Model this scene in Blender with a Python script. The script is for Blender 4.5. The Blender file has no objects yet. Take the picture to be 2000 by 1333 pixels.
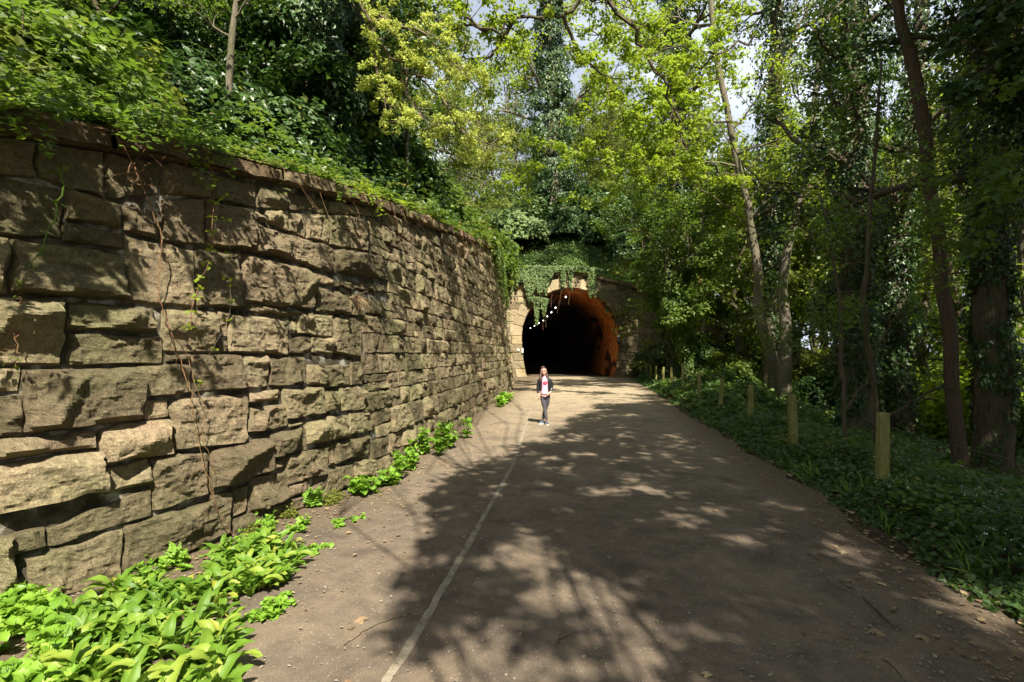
import bpy, math, random
import numpy as np
from mathutils import Vector, Matrix

# ------------------------------------------------------------------ camera, light, exposure
SC = bpy.context.scene
COL = SC.collection
CAMZ = 1.7
F = 1000.0                      # focal length in pixels of a 2000 px wide frame
PITCH = math.atan(23.5 / F)
cd = bpy.data.cameras.new('camera')
cam = bpy.data.objects.new('camera', cd); COL.objects.link(cam)
cd.sensor_width = 36; cd.lens = 18.0; cd.clip_start = 0.05; cd.clip_end = 2000
cam.location = (0, 0, CAMZ); cam.rotation_euler = (math.pi / 2 + PITCH, 0, 0)
SC.camera = cam

SUN_EL = math.radians(51); SUN_AZ = math.atan2(0.26, -0.965)     # azimuth of the sun: x = sin, y = cos
SUNDIR = np.array([math.sin(SUN_AZ) * math.cos(SUN_EL), math.cos(SUN_AZ) * math.cos(SUN_EL), math.sin(SUN_EL)])
world = bpy.data.worlds.new('World'); SC.world = world; world.use_nodes = True
wn = world.node_tree
sky = wn.nodes.new('ShaderNodeTexSky'); sky.sky_type = 'NISHITA'; sky.sun_disc = False
sky.sun_elevation = SUN_EL; sky.sun_rotation = SUN_AZ; sky.air_density = 1.3; sky.dust_density = 3.5; sky.ozone_density = 1.0
bg = wn.nodes['Background']; bg.inputs['Strength'].default_value = 0.041
_tc = wn.nodes.new('ShaderNodeTexCoord'); _cn = wn.nodes.new('ShaderNodeTexNoise'); _cn.inputs['Scale'].default_value = 3.2; _cn.inputs['Detail'].default_value = 7
_cm = wn.nodes.new('ShaderNodeMapping'); _cm.inputs['Scale'].default_value = (1, 1, 2.2); wn.links.new(_tc.outputs['Generated'], _cm.inputs[0]); wn.links.new(_cm.outputs[0], _cn.inputs['Vector'])
_cr_ = wn.nodes.new('ShaderNodeValToRGB'); _cr_.color_ramp.elements[0].position = .42; _cr_.color_ramp.elements[1].position = .62; _cr_.color_ramp.elements[0].color = (.5, .5, .5, 1); wn.links.new(_cn.outputs[0], _cr_.inputs[0])
_mx = wn.nodes.new('ShaderNodeMix'); _mx.data_type = 'RGBA'; wn.links.new(_cr_.outputs[0], _mx.inputs[0]); wn.links.new(sky.outputs[0], _mx.inputs[6]); _mx.inputs[7].default_value = (9.0, 9.8, 11.2, 1)
wn.links.new(_mx.outputs[2], bg.inputs['Color'])
ld = bpy.data.lights.new('sun', 'SUN'); ld.energy = 5.0; ld.angle = math.radians(0.55); ld.color = (1.0, 0.93, 0.80)
sun = bpy.data.objects.new('sun', ld); COL.objects.link(sun)
sun.rotation_euler = Vector(SUNDIR).to_track_quat('Z', 'Y').to_euler()
SC.view_settings.view_transform = 'Standard'; SC.view_settings.look = 'None'
SC.view_settings.gamma = 1.0; SC.view_settings.exposure = 1.45; SC.view_settings.use_curve_mapping = False
SC.render.engine = 'CYCLES'
SC.cycles.max_bounces = 7; SC.cycles.diffuse_bounces = 4; SC.cycles.transmission_bounces = 4; SC.cycles.glossy_bounces = 2
SC.cycles.caustics_reflective = False; SC.cycles.caustics_refractive = False
SC.cycles.use_adaptive_sampling = True; SC.cycles.adaptive_threshold = 0.02

RNG = np.random.default_rng(7)
random.seed(7)

# ------------------------------------------------------------------ helpers
def ray(px, py):
    u = (px - 1000.0) / F; v = (666.5 - py) / F
    c, s = math.cos(PITCH), math.sin(PITCH)
    return np.array([u, c - v * s, s + v * c])
def at(px, py, D):
    r = ray(px, py); r = r / r[1] * D
    return np.array([r[0], r[1], r[2] + CAMZ])
def gnd(px, py, z=0.0):
    r = ray(px, py); t = (z - CAMZ) / r[2]
    return np.array([r[0] * t, r[1] * t, z])
def zat(py, D):
    return at(1000, py, D)[2]

def _h(i, j, k, seed):
    n = (i.astype(np.int64) * 374761393 + j.astype(np.int64) * 668265263 + k.astype(np.int64) * 2147483647 + seed * 1274126177) & 0xffffffff
    n = ((n ^ (n >> 13)) * 1274126177) & 0xffffffff
    n = ((n ^ (n >> 16)) * 2246822519) & 0xffffffff
    return ((n ^ (n >> 15)) & 0xffffff) / float(0xffffff)
def vnoise(x, y, z=0.0, seed=0):
    x = np.asarray(x, float); y = np.asarray(y, float); z = np.zeros_like(x) + z
    xi, yi, zi = np.floor(x), np.floor(y), np.floor(z)
    fx, fy, fz = x - xi, y - yi, z - zi
    fx, fy, fz = [t * t * (3 - 2 * t) for t in (fx, fy, fz)]
    r = 0
    for a in (0, 1):
        for b in (0, 1):
            for c in (0, 1):
                w = (fx if a else 1 - fx) * (fy if b else 1 - fy) * (fz if c else 1 - fz)
                r = r + w * _h(xi + a, yi + b, zi + c, seed)
    return r * 2 - 1
def fbm(x, y, z=0.0, seed=0, oct=4, gain=.5):
    r = 0; a = 1.0
    for o in range(oct):
        r = r + a * vnoise(np.asarray(x) * 2**o, np.asarray(y) * 2**o, np.asarray(z) * 2**o, seed + o); a *= gain
    return r

def tag(o, label=None, cat=None, group=None, kind=None):
    if label: o['label'] = label
    if cat: o['category'] = cat
    if group: o['group'] = group
    if kind: o['kind'] = kind
    return o
def thing(name, label, cat, loc=(0, 0, 0), group=None):
    o = bpy.data.objects.new(name, None); COL.objects.link(o); o.location = loc; o.empty_display_size = .2
    return tag(o, label, cat, group)
def raw_mesh(name, V, faces, mat=None, smooth=False, tint=None):
    """faces: list of (M,k) int arrays"""
    me = bpy.data.meshes.new(name)
    V = np.ascontiguousarray(V, dtype=np.float32)
    if not isinstance(faces, (list, tuple)): faces = [faces]
    faces = [np.asarray(f, dtype=np.int32) for f in faces if len(f)]
    me.vertices.add(len(V)); me.vertices.foreach_set('co', V.ravel())
    nl = sum(f.size for f in faces); nf = sum(len(f) for f in faces)
    me.loops.add(nl); me.loops.foreach_set('vertex_index', np.concatenate([f.ravel() for f in faces]) if faces else np.zeros(0, np.int32))
    me.polygons.add(nf)
    tot = np.concatenate([np.full(len(f), f.shape[1], np.int32) for f in faces])
    st = np.concatenate([[0], np.cumsum(tot)[:-1]]).astype(np.int32)
    me.polygons.foreach_set('loop_start', st); me.polygons.foreach_set('loop_total', tot)
    me.polygons.foreach_set('use_smooth', np.full(nf, smooth, dtype=bool))
    if tint is not None:
        a = me.attributes.new('tint', 'FLOAT', 'POINT'); a.data.foreach_set('value', np.ascontiguousarray(tint, np.float32))
    if mat: me.materials.append(mat)
    me.update(calc_edges=True)
    return me
def link(name, me, parent=None, loc=None):
    o = bpy.data.objects.new(name, me); COL.objects.link(o)
    if parent: o.parent = parent
    if loc is not None: o.location = loc
    return o
class MB:
    def __init__(s): s.V = []; s.F = {}; s.n = 0; s.T = []
    def add(s, V, F, t=0.5):
        V = np.asarray(V, float); F = np.asarray(F, int)
        s.V.append(V); s.F.setdefault(F.shape[1], []).append(F + s.n); s.n += len(V)
        s.T.append(np.full(len(V), t) if np.isscalar(t) else np.asarray(t))
    def box(s, c, d, R=None, t=.5):
        c = np.asarray(c, float); d = np.asarray(d, float) / 2
        P = np.array([[x, y, z] for x in (-1, 1) for y in (-1, 1) for z in (-1, 1)], float) * d
        if R is not None: P = P @ np.asarray(R).T
        s.add(P + c, [[0, 1, 3, 2], [4, 6, 7, 5], [0, 4, 5, 1], [2, 3, 7, 6], [0, 2, 6, 4], [1, 5, 7, 3]], t)
    def tube(s, pts, rad, sides=6, t=.5, cap=True, rough=0.0, seed=0):
        P = np.asarray(pts, float); n = len(P); rad = np.broadcast_to(np.asarray(rad, float), (n,))
        T = np.gradient(P, axis=0); T /= np.linalg.norm(T, axis=1)[:, None] + 1e-9
        up = np.array([0, 0, 1.]) if abs(T[0][2]) < .9 else np.array([1., 0, 0])
        A = np.zeros((n, 3)); a = np.cross(up, T[0]); a /= np.linalg.norm(a)
        for i in range(n):
            a = a - T[i] * a.dot(T[i]); a /= np.linalg.norm(a) + 1e-9; A[i] = a
        B = np.cross(T, A)
        th = np.arange(sides) * 2 * math.pi / sides
        r = rad[:, None] * np.ones(sides)
        if rough: r = r * (1 + rough * vnoise(np.arange(n)[:, None] * .7 + 0 * th, th * 1.3 + 0 * rad[:, None], seed, seed))
        V = P[:, None, :] + r[..., None] * (np.cos(th)[None, :, None] * A[:, None, :] + np.sin(th)[None, :, None] * B[:, None, :])
        V = V.reshape(-1, 3)
        i = np.arange(n - 1)[:, None] * sides; j = np.arange(sides)[None, :]; k = (j + 1) % sides
        Fq = np.stack([i + j, i + k, i + sides + k, i + sides + j], -1).reshape(-1, 4)
        if cap:
            V = np.vstack([V, P[0] - T[0] * 0, P[-1] + T[-1] * rad[-1] * .5])
            a0 = len(V) - 2; a1 = len(V) - 1
            jj = np.arange(sides)
            Ft = np.vstack([np.stack([np.full(sides, a0), (jj + 1) % sides, jj], 1),
                            np.stack([np.full(sides, a1), (n - 1) * sides + jj, (n - 1) * sides + (jj + 1) % sides], 1)])
            b = s.n; s.add(V, Fq, t); s.F.setdefault(3, []).append(Ft + b)
        else: s.add(V, Fq, t)
    def mesh(s, name, mat, smooth=False, tint=True):
        V = np.vstack(s.V); fs = [np.vstack(v) for v in s.F.values()]
        return raw_mesh(name, V, fs, mat, smooth, np.concatenate(s.T) if tint else None)
    def build(s, name, mat, parent=None, smooth=False):
        return link(name, s.mesh(name, mat, smooth), parent)

# ------------------------------------------------------------------ materials
def newmat(name):
    m = bpy.data.materials.new(name); m.use_nodes = True; nt = m.node_tree; nt.nodes.clear()
    out = nt.nodes.new('ShaderNodeOutputMaterial')
    return m, nt, out
def N(nt, t, **kw):
    n = nt.nodes.new(t)
    for k, v in kw.items():
        if k in n.inputs.keys() if isinstance(k, str) else False: n.inputs[k].default_value = v
        else: setattr(n, k, v)
    return n
def ramp(nt, src, stops, interp='LINEAR'):
    r = nt.nodes.new('ShaderNodeValToRGB'); r.color_ramp.interpolation = interp
    el = r.color_ramp.elements
    while len(el) > 1: el.remove(el[-1])
    el[0].position = stops[0][0]; el[0].color = (*stops[0][1], 1)
    for p, c in stops[1:]:
        e = el.new(p); e.color = (*c, 1)
    nt.links.new(src, r.inputs[0]); return r
def noise(nt, vec, scale, detail=4, rough=.55, dist=0.0):
    n = nt.nodes.new('ShaderNodeTexNoise'); n.inputs['Scale'].default_value = scale; n.inputs['Detail'].default_value = detail
    n.inputs['Roughness'].default_value = rough; n.inputs['Distortion'].default_value = dist
    if vec is not None: nt.links.new(vec, n.inputs['Vector'])
    return n
def mixc(nt, fac, a, b, mode='MIX'):
    m = nt.nodes.new('ShaderNodeMix'); m.data_type = 'RGBA'; m.blend_type = mode
    for s, v in ((m.inputs[0], fac), (m.inputs[6], a), (m.inputs[7], b)):
        if isinstance(v, (int, float)): s.default_value = v
        elif isinstance(v, tuple): s.default_value = (*v, 1)
        else: nt.links.new(v, s)
    return m.outputs[2]
def mathn(nt, op, a, b=None, clamp=False):
    m = nt.nodes.new('ShaderNodeMath'); m.operation = op; m.use_clamp = clamp
    for s, v in ((m.inputs[0], a), (m.inputs[1], b)):
        if v is None: continue
        if isinstance(v, (int, float)): s.default_value = v
        else: nt.links.new(v, s)
    return m.outputs[0]
def geo(nt): return nt.nodes.new('ShaderNodeNewGeometry')
def pbsdf(nt, out, col, rough=.8, spec=.3, bump=None, bstr=.4, bdist=.02, metal=0):
    p = nt.nodes.new('ShaderNodeBsdfPrincipled')
    if isinstance(col, tuple): p.inputs['Base Color'].default_value = (*col, 1)
    else: nt.links.new(col, p.inputs['Base Color'])
    if isinstance(rough, (int, float)): p.inputs['Roughness'].default_value = rough
    else: nt.links.new(rough, p.inputs['Roughness'])
    p.inputs['Specular IOR Level'].default_value = spec; p.inputs['Metallic'].default_value = metal
    if bump is not None:
        b = nt.nodes.new('ShaderNodeBump'); b.inputs['Strength'].default_value = bstr; b.inputs['Distance'].default_value = bdist
        nt.links.new(bump, b.inputs['Height']); nt.links.new(b.outputs[0], p.inputs['Normal'])
    if out is not None: nt.links.new(p.outputs[0], out.inputs['Surface'])
    return p

def stone_mat(name, base, warm, green, dark, pale=(.42, .38, .28), moss=.5):
    m, nt, out = newmat(name); g = geo(nt)
    oi = nt.nodes.new('ShaderNodeObjectInfo')
    pos = nt.nodes.new('ShaderNodeVectorMath'); pos.operation = 'ADD'
    sc = nt.nodes.new('ShaderNodeVectorMath'); sc.operation = 'SCALE'; sc.inputs[0].default_value = (37, 51, 29)
    at_ = nt.nodes.new('ShaderNodeAttribute'); at_.attribute_name = 'tint'
    nt.links.new(at_.outputs['Fac'], sc.inputs['Scale'])
    nt.links.new(g.outputs['Position'], pos.inputs[0]); nt.links.new(sc.outputs[0], pos.inputs[1])
    n1 = noise(nt, pos.outputs[0], 1.7, 5, .6, .4); n2 = noise(nt, g.outputs['Position'], .9, 5, .65)
    n3 = noise(nt, pos.outputs[0], 22, 6, .7); n4 = noise(nt, pos.outputs[0], 90, 3, .7)
    c = mixc(nt, ramp(nt, n1.outputs[0], [(.35, (0, 0, 0)), (.65, (1, 1, 1))]).outputs[0], base, warm)
    c = mixc(nt, mathn(nt, 'MULTIPLY', ramp(nt, n2.outputs[0], [(.42, (0, 0, 0)), (.66, (1, 1, 1))]).outputs[0], moss), c, green)
    c = mixc(nt, mathn(nt, 'MULTIPLY', ramp(nt, noise(nt, pos.outputs[0], 3.1, 7, .7).outputs[0], [(.5, (0, 0, 0)), (.72, (1, 1, 1))]).outputs[0], .6), c, dark)
    c = mixc(nt, ramp(nt, noise(nt, pos.outputs[0], 34, 3, .6).outputs[0], [(.66, (0, 0, 0)), (.76, (.55, .55, .55))]).outputs[0], c, pale)
    v = mathn(nt, 'ADD', mathn(nt, 'MULTIPLY', at_.outputs['Fac'], .75), .62)
    c = mixc(nt, 1.0, c, v, 'MULTIPLY')
    c = mixc(nt, .6, c, ramp(nt, n3.outputs[0], [(.3, (.35, .35, .35)), (.7, (1.5, 1.5, 1.5))]).outputs[0], 'MULTIPLY')
    c = mixc(nt, .5, c, ramp(nt, n4.outputs[0], [(.35, (.5, .5, .5)), (.65, (1.45, 1.45, 1.4))]).outputs[0], 'MULTIPLY')
    h = mathn(nt, 'ADD', n3.outputs[0], mathn(nt, 'MULTIPLY', n4.outputs[0], .5))
    pbsdf(nt, out, c, .92, .15, h, 1.0, .03)
    return m
M = {}
M['stone'] = stone_mat('sandstone', (.205, .168, .102), (.22, .165, .105), (.145, .145, .065), (.07, .056, .036), (.32, .29, .2), .75)
M['coping'] = stone_mat('coping_stone', (.17, .13, .08), (.22, .14, .085), (.13, .13, .06), (.07, .05, .04), (.3, .27, .2), .5)
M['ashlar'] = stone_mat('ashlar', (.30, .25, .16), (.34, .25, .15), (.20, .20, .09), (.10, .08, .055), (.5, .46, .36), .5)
M['ashlar_shaded'] = stone_mat('ashlar_shaded', (.17, .135, .085), (.2, .145, .09), (.13, .14, .06), (.05, .04, .03), (.33, .3, .22), .6)  # darker copy of the ashlar: shade on the portal's right painted into the colour
m, nt, out = newmat('mortar'); g = geo(nt)
n1 = noise(nt, g.outputs['Position'], 5, 5, .6); n2 = noise(nt, g.outputs['Position'], 60, 3, .6)
c = ramp(nt, n1.outputs[0], [(.35, (.03, .026, .018)), (.52, (.09, .078, .055)), (.64, (.32, .30, .25))]).outputs[0]
pbsdf(nt, out, c, .95, .1, n2.outputs[0], .6, .01); M['mortar'] = m

def leafmat(name, stops, trans=.45, tcol=(.35, .55, .06), rough=.45, spec=.45, tmix=None):
    m, nt, out = newmat(name)
    a = nt.nodes.new('ShaderNodeAttribute'); a.attribute_name = 'tint'
    oi = nt.nodes.new('ShaderNodeObjectInfo')
    c = ramp(nt, a.outputs['Fac'], stops).outputs[0]
    p = pbsdf(nt, None, c, rough, spec)
    t = nt.nodes.new('ShaderNodeBsdfTranslucent')
    tc = mixc(nt, .6, c, tcol); tc = mixc(nt, 1.0, tc, (1.0, 1.0, 1.0), 'MULTIPLY')
    nt.links.new(tc, t.inputs['Color'])
    ms = nt.nodes.new('ShaderNodeMixShader'); ms.inputs[0].default_value = trans
    nt.links.new(p.outputs[0], ms.inputs[1]); nt.links.new(t.outputs[0], ms.inputs[2]); nt.links.new(ms.outputs[0], out.inputs['Surface'])
    return m
M['ivy'] = leafmat('ivy_leaf', [(0, (.018, .04, .010)), (.5, (.035, .075, .016)), (.85, (.06, .11, .022)), (1, (.13, .15, .03))], .18, (.10, .2, .02), .42, .4)
M['ivy_pale'] = leafmat('pale_ivy_leaf', [(0, (.06, .10, .03)), (.6, (.12, .175, .055)), (1, (.2, .25, .09))], .2, (.2, .35, .08), .5, .3)
M['lime'] = leafmat('lime_leaf', [(0, (.12, .19, .015)), (.5, (.20, .28, .02)), (1, (.32, .36, .04))], .5, (.42, .55, .03), .5, .3)
M['flower_lime'] = leafmat('yellow_green_blossom', [(0, (.27, .36, .05)), (.5, (.42, .50, .10)), (1, (.58, .62, .2))], .45, (.6, .62, .12), .6, .2)
M['mid'] = leafmat('mid_leaf', [(0, (.045, .08, .013)), (.5, (.085, .135, .02)), (.92, (.16, .205, .035)), (1, (.22, .15, .06))], .4, (.25, .42, .03), .45, .35)
M['olive'] = leafmat('olive_leaf', [(0, (.07, .09, .018)), (.5, (.12, .15, .025)), (.9, (.19, .21, .04)), (1, (.22, .14, .05))], .4, (.32, .42, .04), .5, .3)
M['herb'] = leafmat('herb_leaf', [(0, (.11, .22, .02)), (.5, (.17, .32, .03)), (1, (.26, .40, .05))], .35, (.35, .6, .04), .45, .35)
M['garlic'] = leafmat('garlic_leaf', [(0, (.07, .15, .015)), (.5, (.115, .21, .02)), (.9, (.185, .28, .035)), (1, (.34, .33, .05))], .3, (.25, .5, .04), .5, .3)
M['cover'] = leafmat('ground_cover_leaf', [(0, (.025, .055, .012)), (.5, (.052, .10, .02)), (.93, (.105, .165, .03)), (1, (.19, .12, .06))], .3, (.2, .38, .04), .45, .35)
M['grass'] = leafmat('grass_blade', [(0, (.08, .15, .02)), (.5, (.13, .22, .03)), (1, (.22, .27, .06))], .4, (.3, .5, .04), .5, .3)
M['deadleaf'] = leafmat('dead_leaf', [(0, (.12, .07, .04)), (.5, (.21, .14, .08)), (1, (.36, .29, .16))], .15, (.4, .2, .05), .7, .2)
M['petal'] = leafmat('petal', [(0, (.75, .75, .7)), (1, (.85, .85, .8))], .2, (.8, .8, .7), .6, .2)
M['moss'] = leafmat('moss', [(0, (.07, .09, .015)), (1, (.15, .16, .03))], .1, (.2, .25, .03), .9, .1)

def barkmat(name, a, b, moss=(.08, .09, .03), mfac=.4, sc=9):
    m, nt, out = newmat(name); g = geo(nt)
    mp = nt.nodes.new('ShaderNodeMapping'); mp.inputs['Scale'].default_value = (1, 1, .18); nt.links.new(g.outputs['Position'], mp.inputs[0])
    n1 = noise(nt, mp.outputs[0], sc * 3, 6, .65, .5); n2 = noise(nt, g.outputs['Position'], 1.6, 5, .6)
    c = ramp(nt, n1.outputs[0], [(.3, a), (.7, b)]).outputs[0]
    c = mixc(nt, mathn(nt, 'MULTIPLY', ramp(nt, n2.outputs[0], [(.42, (0, 0, 0)), (.62, (1, 1, 1))]).outputs[0], mfac), c, moss)
    pbsdf(nt, out, c, .9, .15, n1.outputs[0], 1.0, .03); return m
M['bark'] = barkmat('bark', (.045, .034, .024), (.13, .10, .07))
M['bark_pale'] = barkmat('pale_bark', (.085, .07, .05), (.21, .18, .13), (.075, .085, .035), .6)
M['bark_red'] = barkmat('red_brown_bark', (.055, .038, .026), (.135, .095, .065), (.06, .055, .03), .3)
M['twig'] = barkmat('twig', (.10, .075, .05), (.22, .17, .12), (.1, .1, .05), .2, 20)
M['briar'] = barkmat('briar', (.16, .07, .04), (.28, .16, .09), (.2, .2, .06), .3, 20)
M['postwood'] = barkmat('post_wood', (.15, .135, .05), (.36, .33, .12), (.16, .19, .045), .5, 14)

# soil
m, nt, out = newmat('woodland_soil'); g = geo(nt)
n1 = noise(nt, g.outputs['Position'], 3, 6, .65); n2 = noise(nt, g.outputs['Position'], 30, 4, .7)
c = ramp(nt, n1.outputs[0], [(.3, (.035, .026, .016)), (.5, (.07, .05, .03)), (.7, (.06, .065, .025))]).outputs[0]
c = mixc(nt, ramp(nt, n2.outputs[0], [(.55, (0, 0, 0)), (.7, (.6, .6, .6))]).outputs[0], c, (.14, .09, .05))
pbsdf(nt, out, c, .95, .1, n2.outputs[0], .8, .05); M['soil'] = m
m, nt, out = newmat('embankment_earth'); g = geo(nt)
n1 = noise(nt, g.outputs['Position'], 2.3, 6, .65); n2 = noise(nt, g.outputs['Position'], 26, 4, .7)
c = ramp(nt, n1.outputs[0], [(.3, (.03, .028, .014)), (.5, (.045, .055, .018)), (.7, (.05, .07, .02))]).outputs[0]
pbsdf(nt, out, c, .95, .1, n2.outputs[0], .8, .06); M['earth'] = m

# path: dusty asphalt, browner and littered at the verges, paler tan towards the tunnel
m, nt, out = newmat('path_surface'); g = geo(nt)
n1 = noise(nt, g.outputs['Position'], .8, 5, .6); n2 = noise(nt, g.outputs['Position'], 170, 3, .7)
n3 = noise(nt, g.outputs['Position'], 7, 6, .7); n5 = noise(nt, g.outputs['Position'], 48, 2, .5)
sx = nt.nodes.new('ShaderNodeSeparateXYZ'); nt.links.new(g.outputs['Position'], sx.inputs[0])
c = ramp(nt, n1.outputs[0], [(.3, (.105, .081, .059)), (.7, (.15, .118, .087))]).outputs[0]
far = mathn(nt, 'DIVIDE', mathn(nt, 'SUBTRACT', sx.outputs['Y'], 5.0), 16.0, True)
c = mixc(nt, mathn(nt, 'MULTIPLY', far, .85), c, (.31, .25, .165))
c = mixc(nt, mathn(nt, 'DIVIDE', mathn(nt, 'SUBTRACT', sx.outputs['Y'], 35.8), 2.5, True), c, (.035, .028, .022))  # floor inside the bore: tunnel gloom painted into the colour
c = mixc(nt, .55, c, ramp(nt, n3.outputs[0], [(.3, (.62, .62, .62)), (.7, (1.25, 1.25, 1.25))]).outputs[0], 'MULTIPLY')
c = mixc(nt, .9, c, ramp(nt, n2.outputs[0], [(.32, (.4, .4, .4)), (.68, (1.6, 1.6, 1.6))]).outputs[0], 'MULTIPLY')
c = mixc(nt, ramp(nt, n5.outputs[0], [(.66, (0, 0, 0)), (.70, (.7, .7, .7))]).outputs[0], c, (.34, .29, .22))
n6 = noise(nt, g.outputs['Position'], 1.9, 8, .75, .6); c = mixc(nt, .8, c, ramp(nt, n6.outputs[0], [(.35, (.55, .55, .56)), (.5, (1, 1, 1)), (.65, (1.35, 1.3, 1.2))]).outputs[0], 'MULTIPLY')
ed_ = mathn(nt, 'SUBTRACT', sx.outputs['X'], mathn(nt, 'ADD', mathn(nt, 'MULTIPLY', sx.outputs['Y'], .159), 2.67))
rt_ = mathn(nt, 'ADD', mathn(nt, 'DIVIDE', mathn(nt, 'ADD', ed_, .75), .75), mathn(nt, 'MULTIPLY', mathn(nt, 'SUBTRACT', n6.outputs[0], .5), 3.0), True)
lf_ = mathn(nt, 'SUBTRACT', mathn(nt, 'ADD', mathn(nt, 'MULTIPLY', sx.outputs['Y'], .13), -2.0), sx.outputs['X'])
lf_ = mathn(nt, 'ADD', mathn(nt, 'DIVIDE', lf_, .9), mathn(nt, 'MULTIPLY', mathn(nt, 'SUBTRACT', n6.outputs[0], .5), 3.5), True)
n7 = noise(nt, g.outputs['Position'], 26, 6, .8)
soil_ = ramp(nt, n7.outputs[0], [(.35, (.05, .036, .022)), (.55, (.115, .084, .054)), (.68, (.20, .155, .10))]).outputs[0]
c = mixc(nt, mathn(nt, 'MULTIPLY', mathn(nt, 'MAXIMUM', rt_, lf_), .85), c, soil_)
h = mathn(nt, 'ADD', n2.outputs[0], mathn(nt, 'MULTIPLY', n3.outputs[0], 2.0))
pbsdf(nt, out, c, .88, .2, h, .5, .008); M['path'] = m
m, nt, out = newmat('line_paint'); g = geo(nt)
n1 = noise(nt, g.outputs['Position'], 9, 6, .75); n2 = noise(nt, g.outputs['Position'], 150, 3, .7)
c = ramp(nt, n1.outputs[0], [(.36, (.11, .088, .064)), (.47, (.22, .185, .135)), (.75, (.31, .27, .205))]).outputs[0]
pbsdf(nt, out, c, .85, .2, n2.outputs[0], .5, .006); M['line'] = m

# tunnel lining: rust-orange brick with black soot
m, nt, out = newmat('tunnel_lining'); g = geo(nt)
mp = nt.nodes.new('ShaderNodeMapping'); mp.inputs['Scale'].default_value = (1, .35, 1); nt.links.new(g.outputs['Position'], mp.inputs[0])
n1 = noise(nt, mp.outputs[0], .55, 6, .6, 1.2); n2 = noise(nt, mp.outputs[0], 3.5, 5, .6); n3 = noise(nt, g.outputs['Position'], 30, 3, .6)
c = ramp(nt, n2.outputs[0], [(.3, (.30, .085, .02)), (.55, (.60, .24, .06)), (.75, (.72, .36, .12))]).outputs[0]
c = mixc(nt, ramp(nt, n1.outputs[0], [(.52, (0, 0, 0)), (.57, (.97, .97, .97))]).outputs[0], c, (.018, .013, .010))
sx = nt.nodes.new('ShaderNodeSeparateXYZ'); nt.links.new(g.outputs['Position'], sx.inputs[0])
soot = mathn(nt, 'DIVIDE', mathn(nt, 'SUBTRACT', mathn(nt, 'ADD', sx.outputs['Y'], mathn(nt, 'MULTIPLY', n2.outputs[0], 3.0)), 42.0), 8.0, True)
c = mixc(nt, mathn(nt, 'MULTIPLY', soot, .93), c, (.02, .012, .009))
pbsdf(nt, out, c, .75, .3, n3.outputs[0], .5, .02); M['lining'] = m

def flat(name, col, rough=.6, spec=.3, metal=0, nz=0.0, nsc=40):
    m, nt, out = newmat(name)
    if nz:
        g = geo(nt); n = noise(nt, g.outputs['Position'], nsc, 4, .6)
        c = mixc(nt, 1.0, col, ramp(nt, n.outputs[0], [(.3, (1 - nz,) * 3), (.7, (1 + nz,) * 3)]).outputs[0], 'MULTIPLY')
        pbsdf(nt, out, c, rough, spec, n.outputs[0], .3, .004, metal)
    else: pbsdf(nt, out, col, rough, spec, metal=metal)
    M[name] = m; return m
flat('galvanised_wire', (.16, .155, .15), .6, .3, .6); flat('galvanised_steel', (.42, .43, .45), .5, .5, .6, .2, 6)
flat('sign_black', (.02, .02, .02), .4); flat('sign_white', (.75, .75, .72), .5); flat('concrete_plaque', (.62, .6, .52), .8, nz=.1)
flat('skin', (.46, .27, .20), .5, .4); flat('hair', (.055, .024, .015), .4, .5, nz=.35, nsc=60)
flat('leather', (.018, .018, .020), .33, .6, nz=.3, nsc=50); flat('pink_cotton', (.80, .36, .50), .8, nz=.06, nsc=70)
flat('leggings', (.07, .062, .075), .75, nz=.2, nsc=90); flat('trainer_grey', (.08, .10, .125), .6, nz=.2); flat('rubber_white', (.5, .51, .5), .6)
flat('print_red', (.75, .06, .10), .6); flat('lip', (.5, .13, .12), .5); flat('eye_dark', (.03, .02, .02), .3, .6); flat('inner_dark', (.03, .025, .02), .9)
m, nt, out = newmat('lamp_glow'); e = nt.nodes.new('ShaderNodeEmission'); e.inputs[0].default_value = (1, .95, .85, 1); e.inputs[1].default_value = 6; nt.links.new(e.outputs[0], out.inputs[0]); M['lamp'] = m

# ------------------------------------------------------------------ the wall's surface: plan curve, batter, height
CP = np.array([(-10.5, -4.5), (-7.4, -1.6), (-5.1, .8), (-3.85, 2.55), (-3.1, 3.7), (-2.62, 4.7), (-2.22, 5.9), (-1.9, 7.3), (-1.64, 9.1), (-1.38, 11.3), (-.85, 15.8), (-.33, 20.3), (-.06, 24.5), (0.02, 30), (.02, 36.4)])
def _cr(P, n=24):
    out = []
    Q = np.vstack([2 * P[0] - P[1], P, 2 * P[-1] - P[-2]])
    for i in range(1, len(Q) - 2):
        t = np.linspace(0, 1, n, endpoint=False)[:, None]
        p0, p1, p2, p3 = Q[i - 1:i + 3]
        out.append(.5 * ((2 * p1) + (-p0 + p2) * t + (2 * p0 - 5 * p1 + 4 * p2 - p3) * t**2 + (-p0 + 3 * p1 - 3 * p2 + p3) * t**3))
    return np.vstack(out + [P[-1:]])
WB = _cr(CP); _d = np.linalg.norm(np.diff(WB, axis=0), axis=1); WS = np.concatenate([[0], np.cumsum(_d)])
_T = np.gradient(WB, WS, axis=0); _T /= np.linalg.norm(_T, axis=1)[:, None]
for _ in range(14): _T = np.vstack([_T[:1], (_T[:-2] + _T[1:-1] + _T[2:]) / 3, _T[-1:]])
_T /= np.linalg.norm(_T, axis=1)[:, None]
WN = np.stack([-_T[:, 1], _T[:, 0]], 1)          # points into the bank
BAT = 0.12
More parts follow.
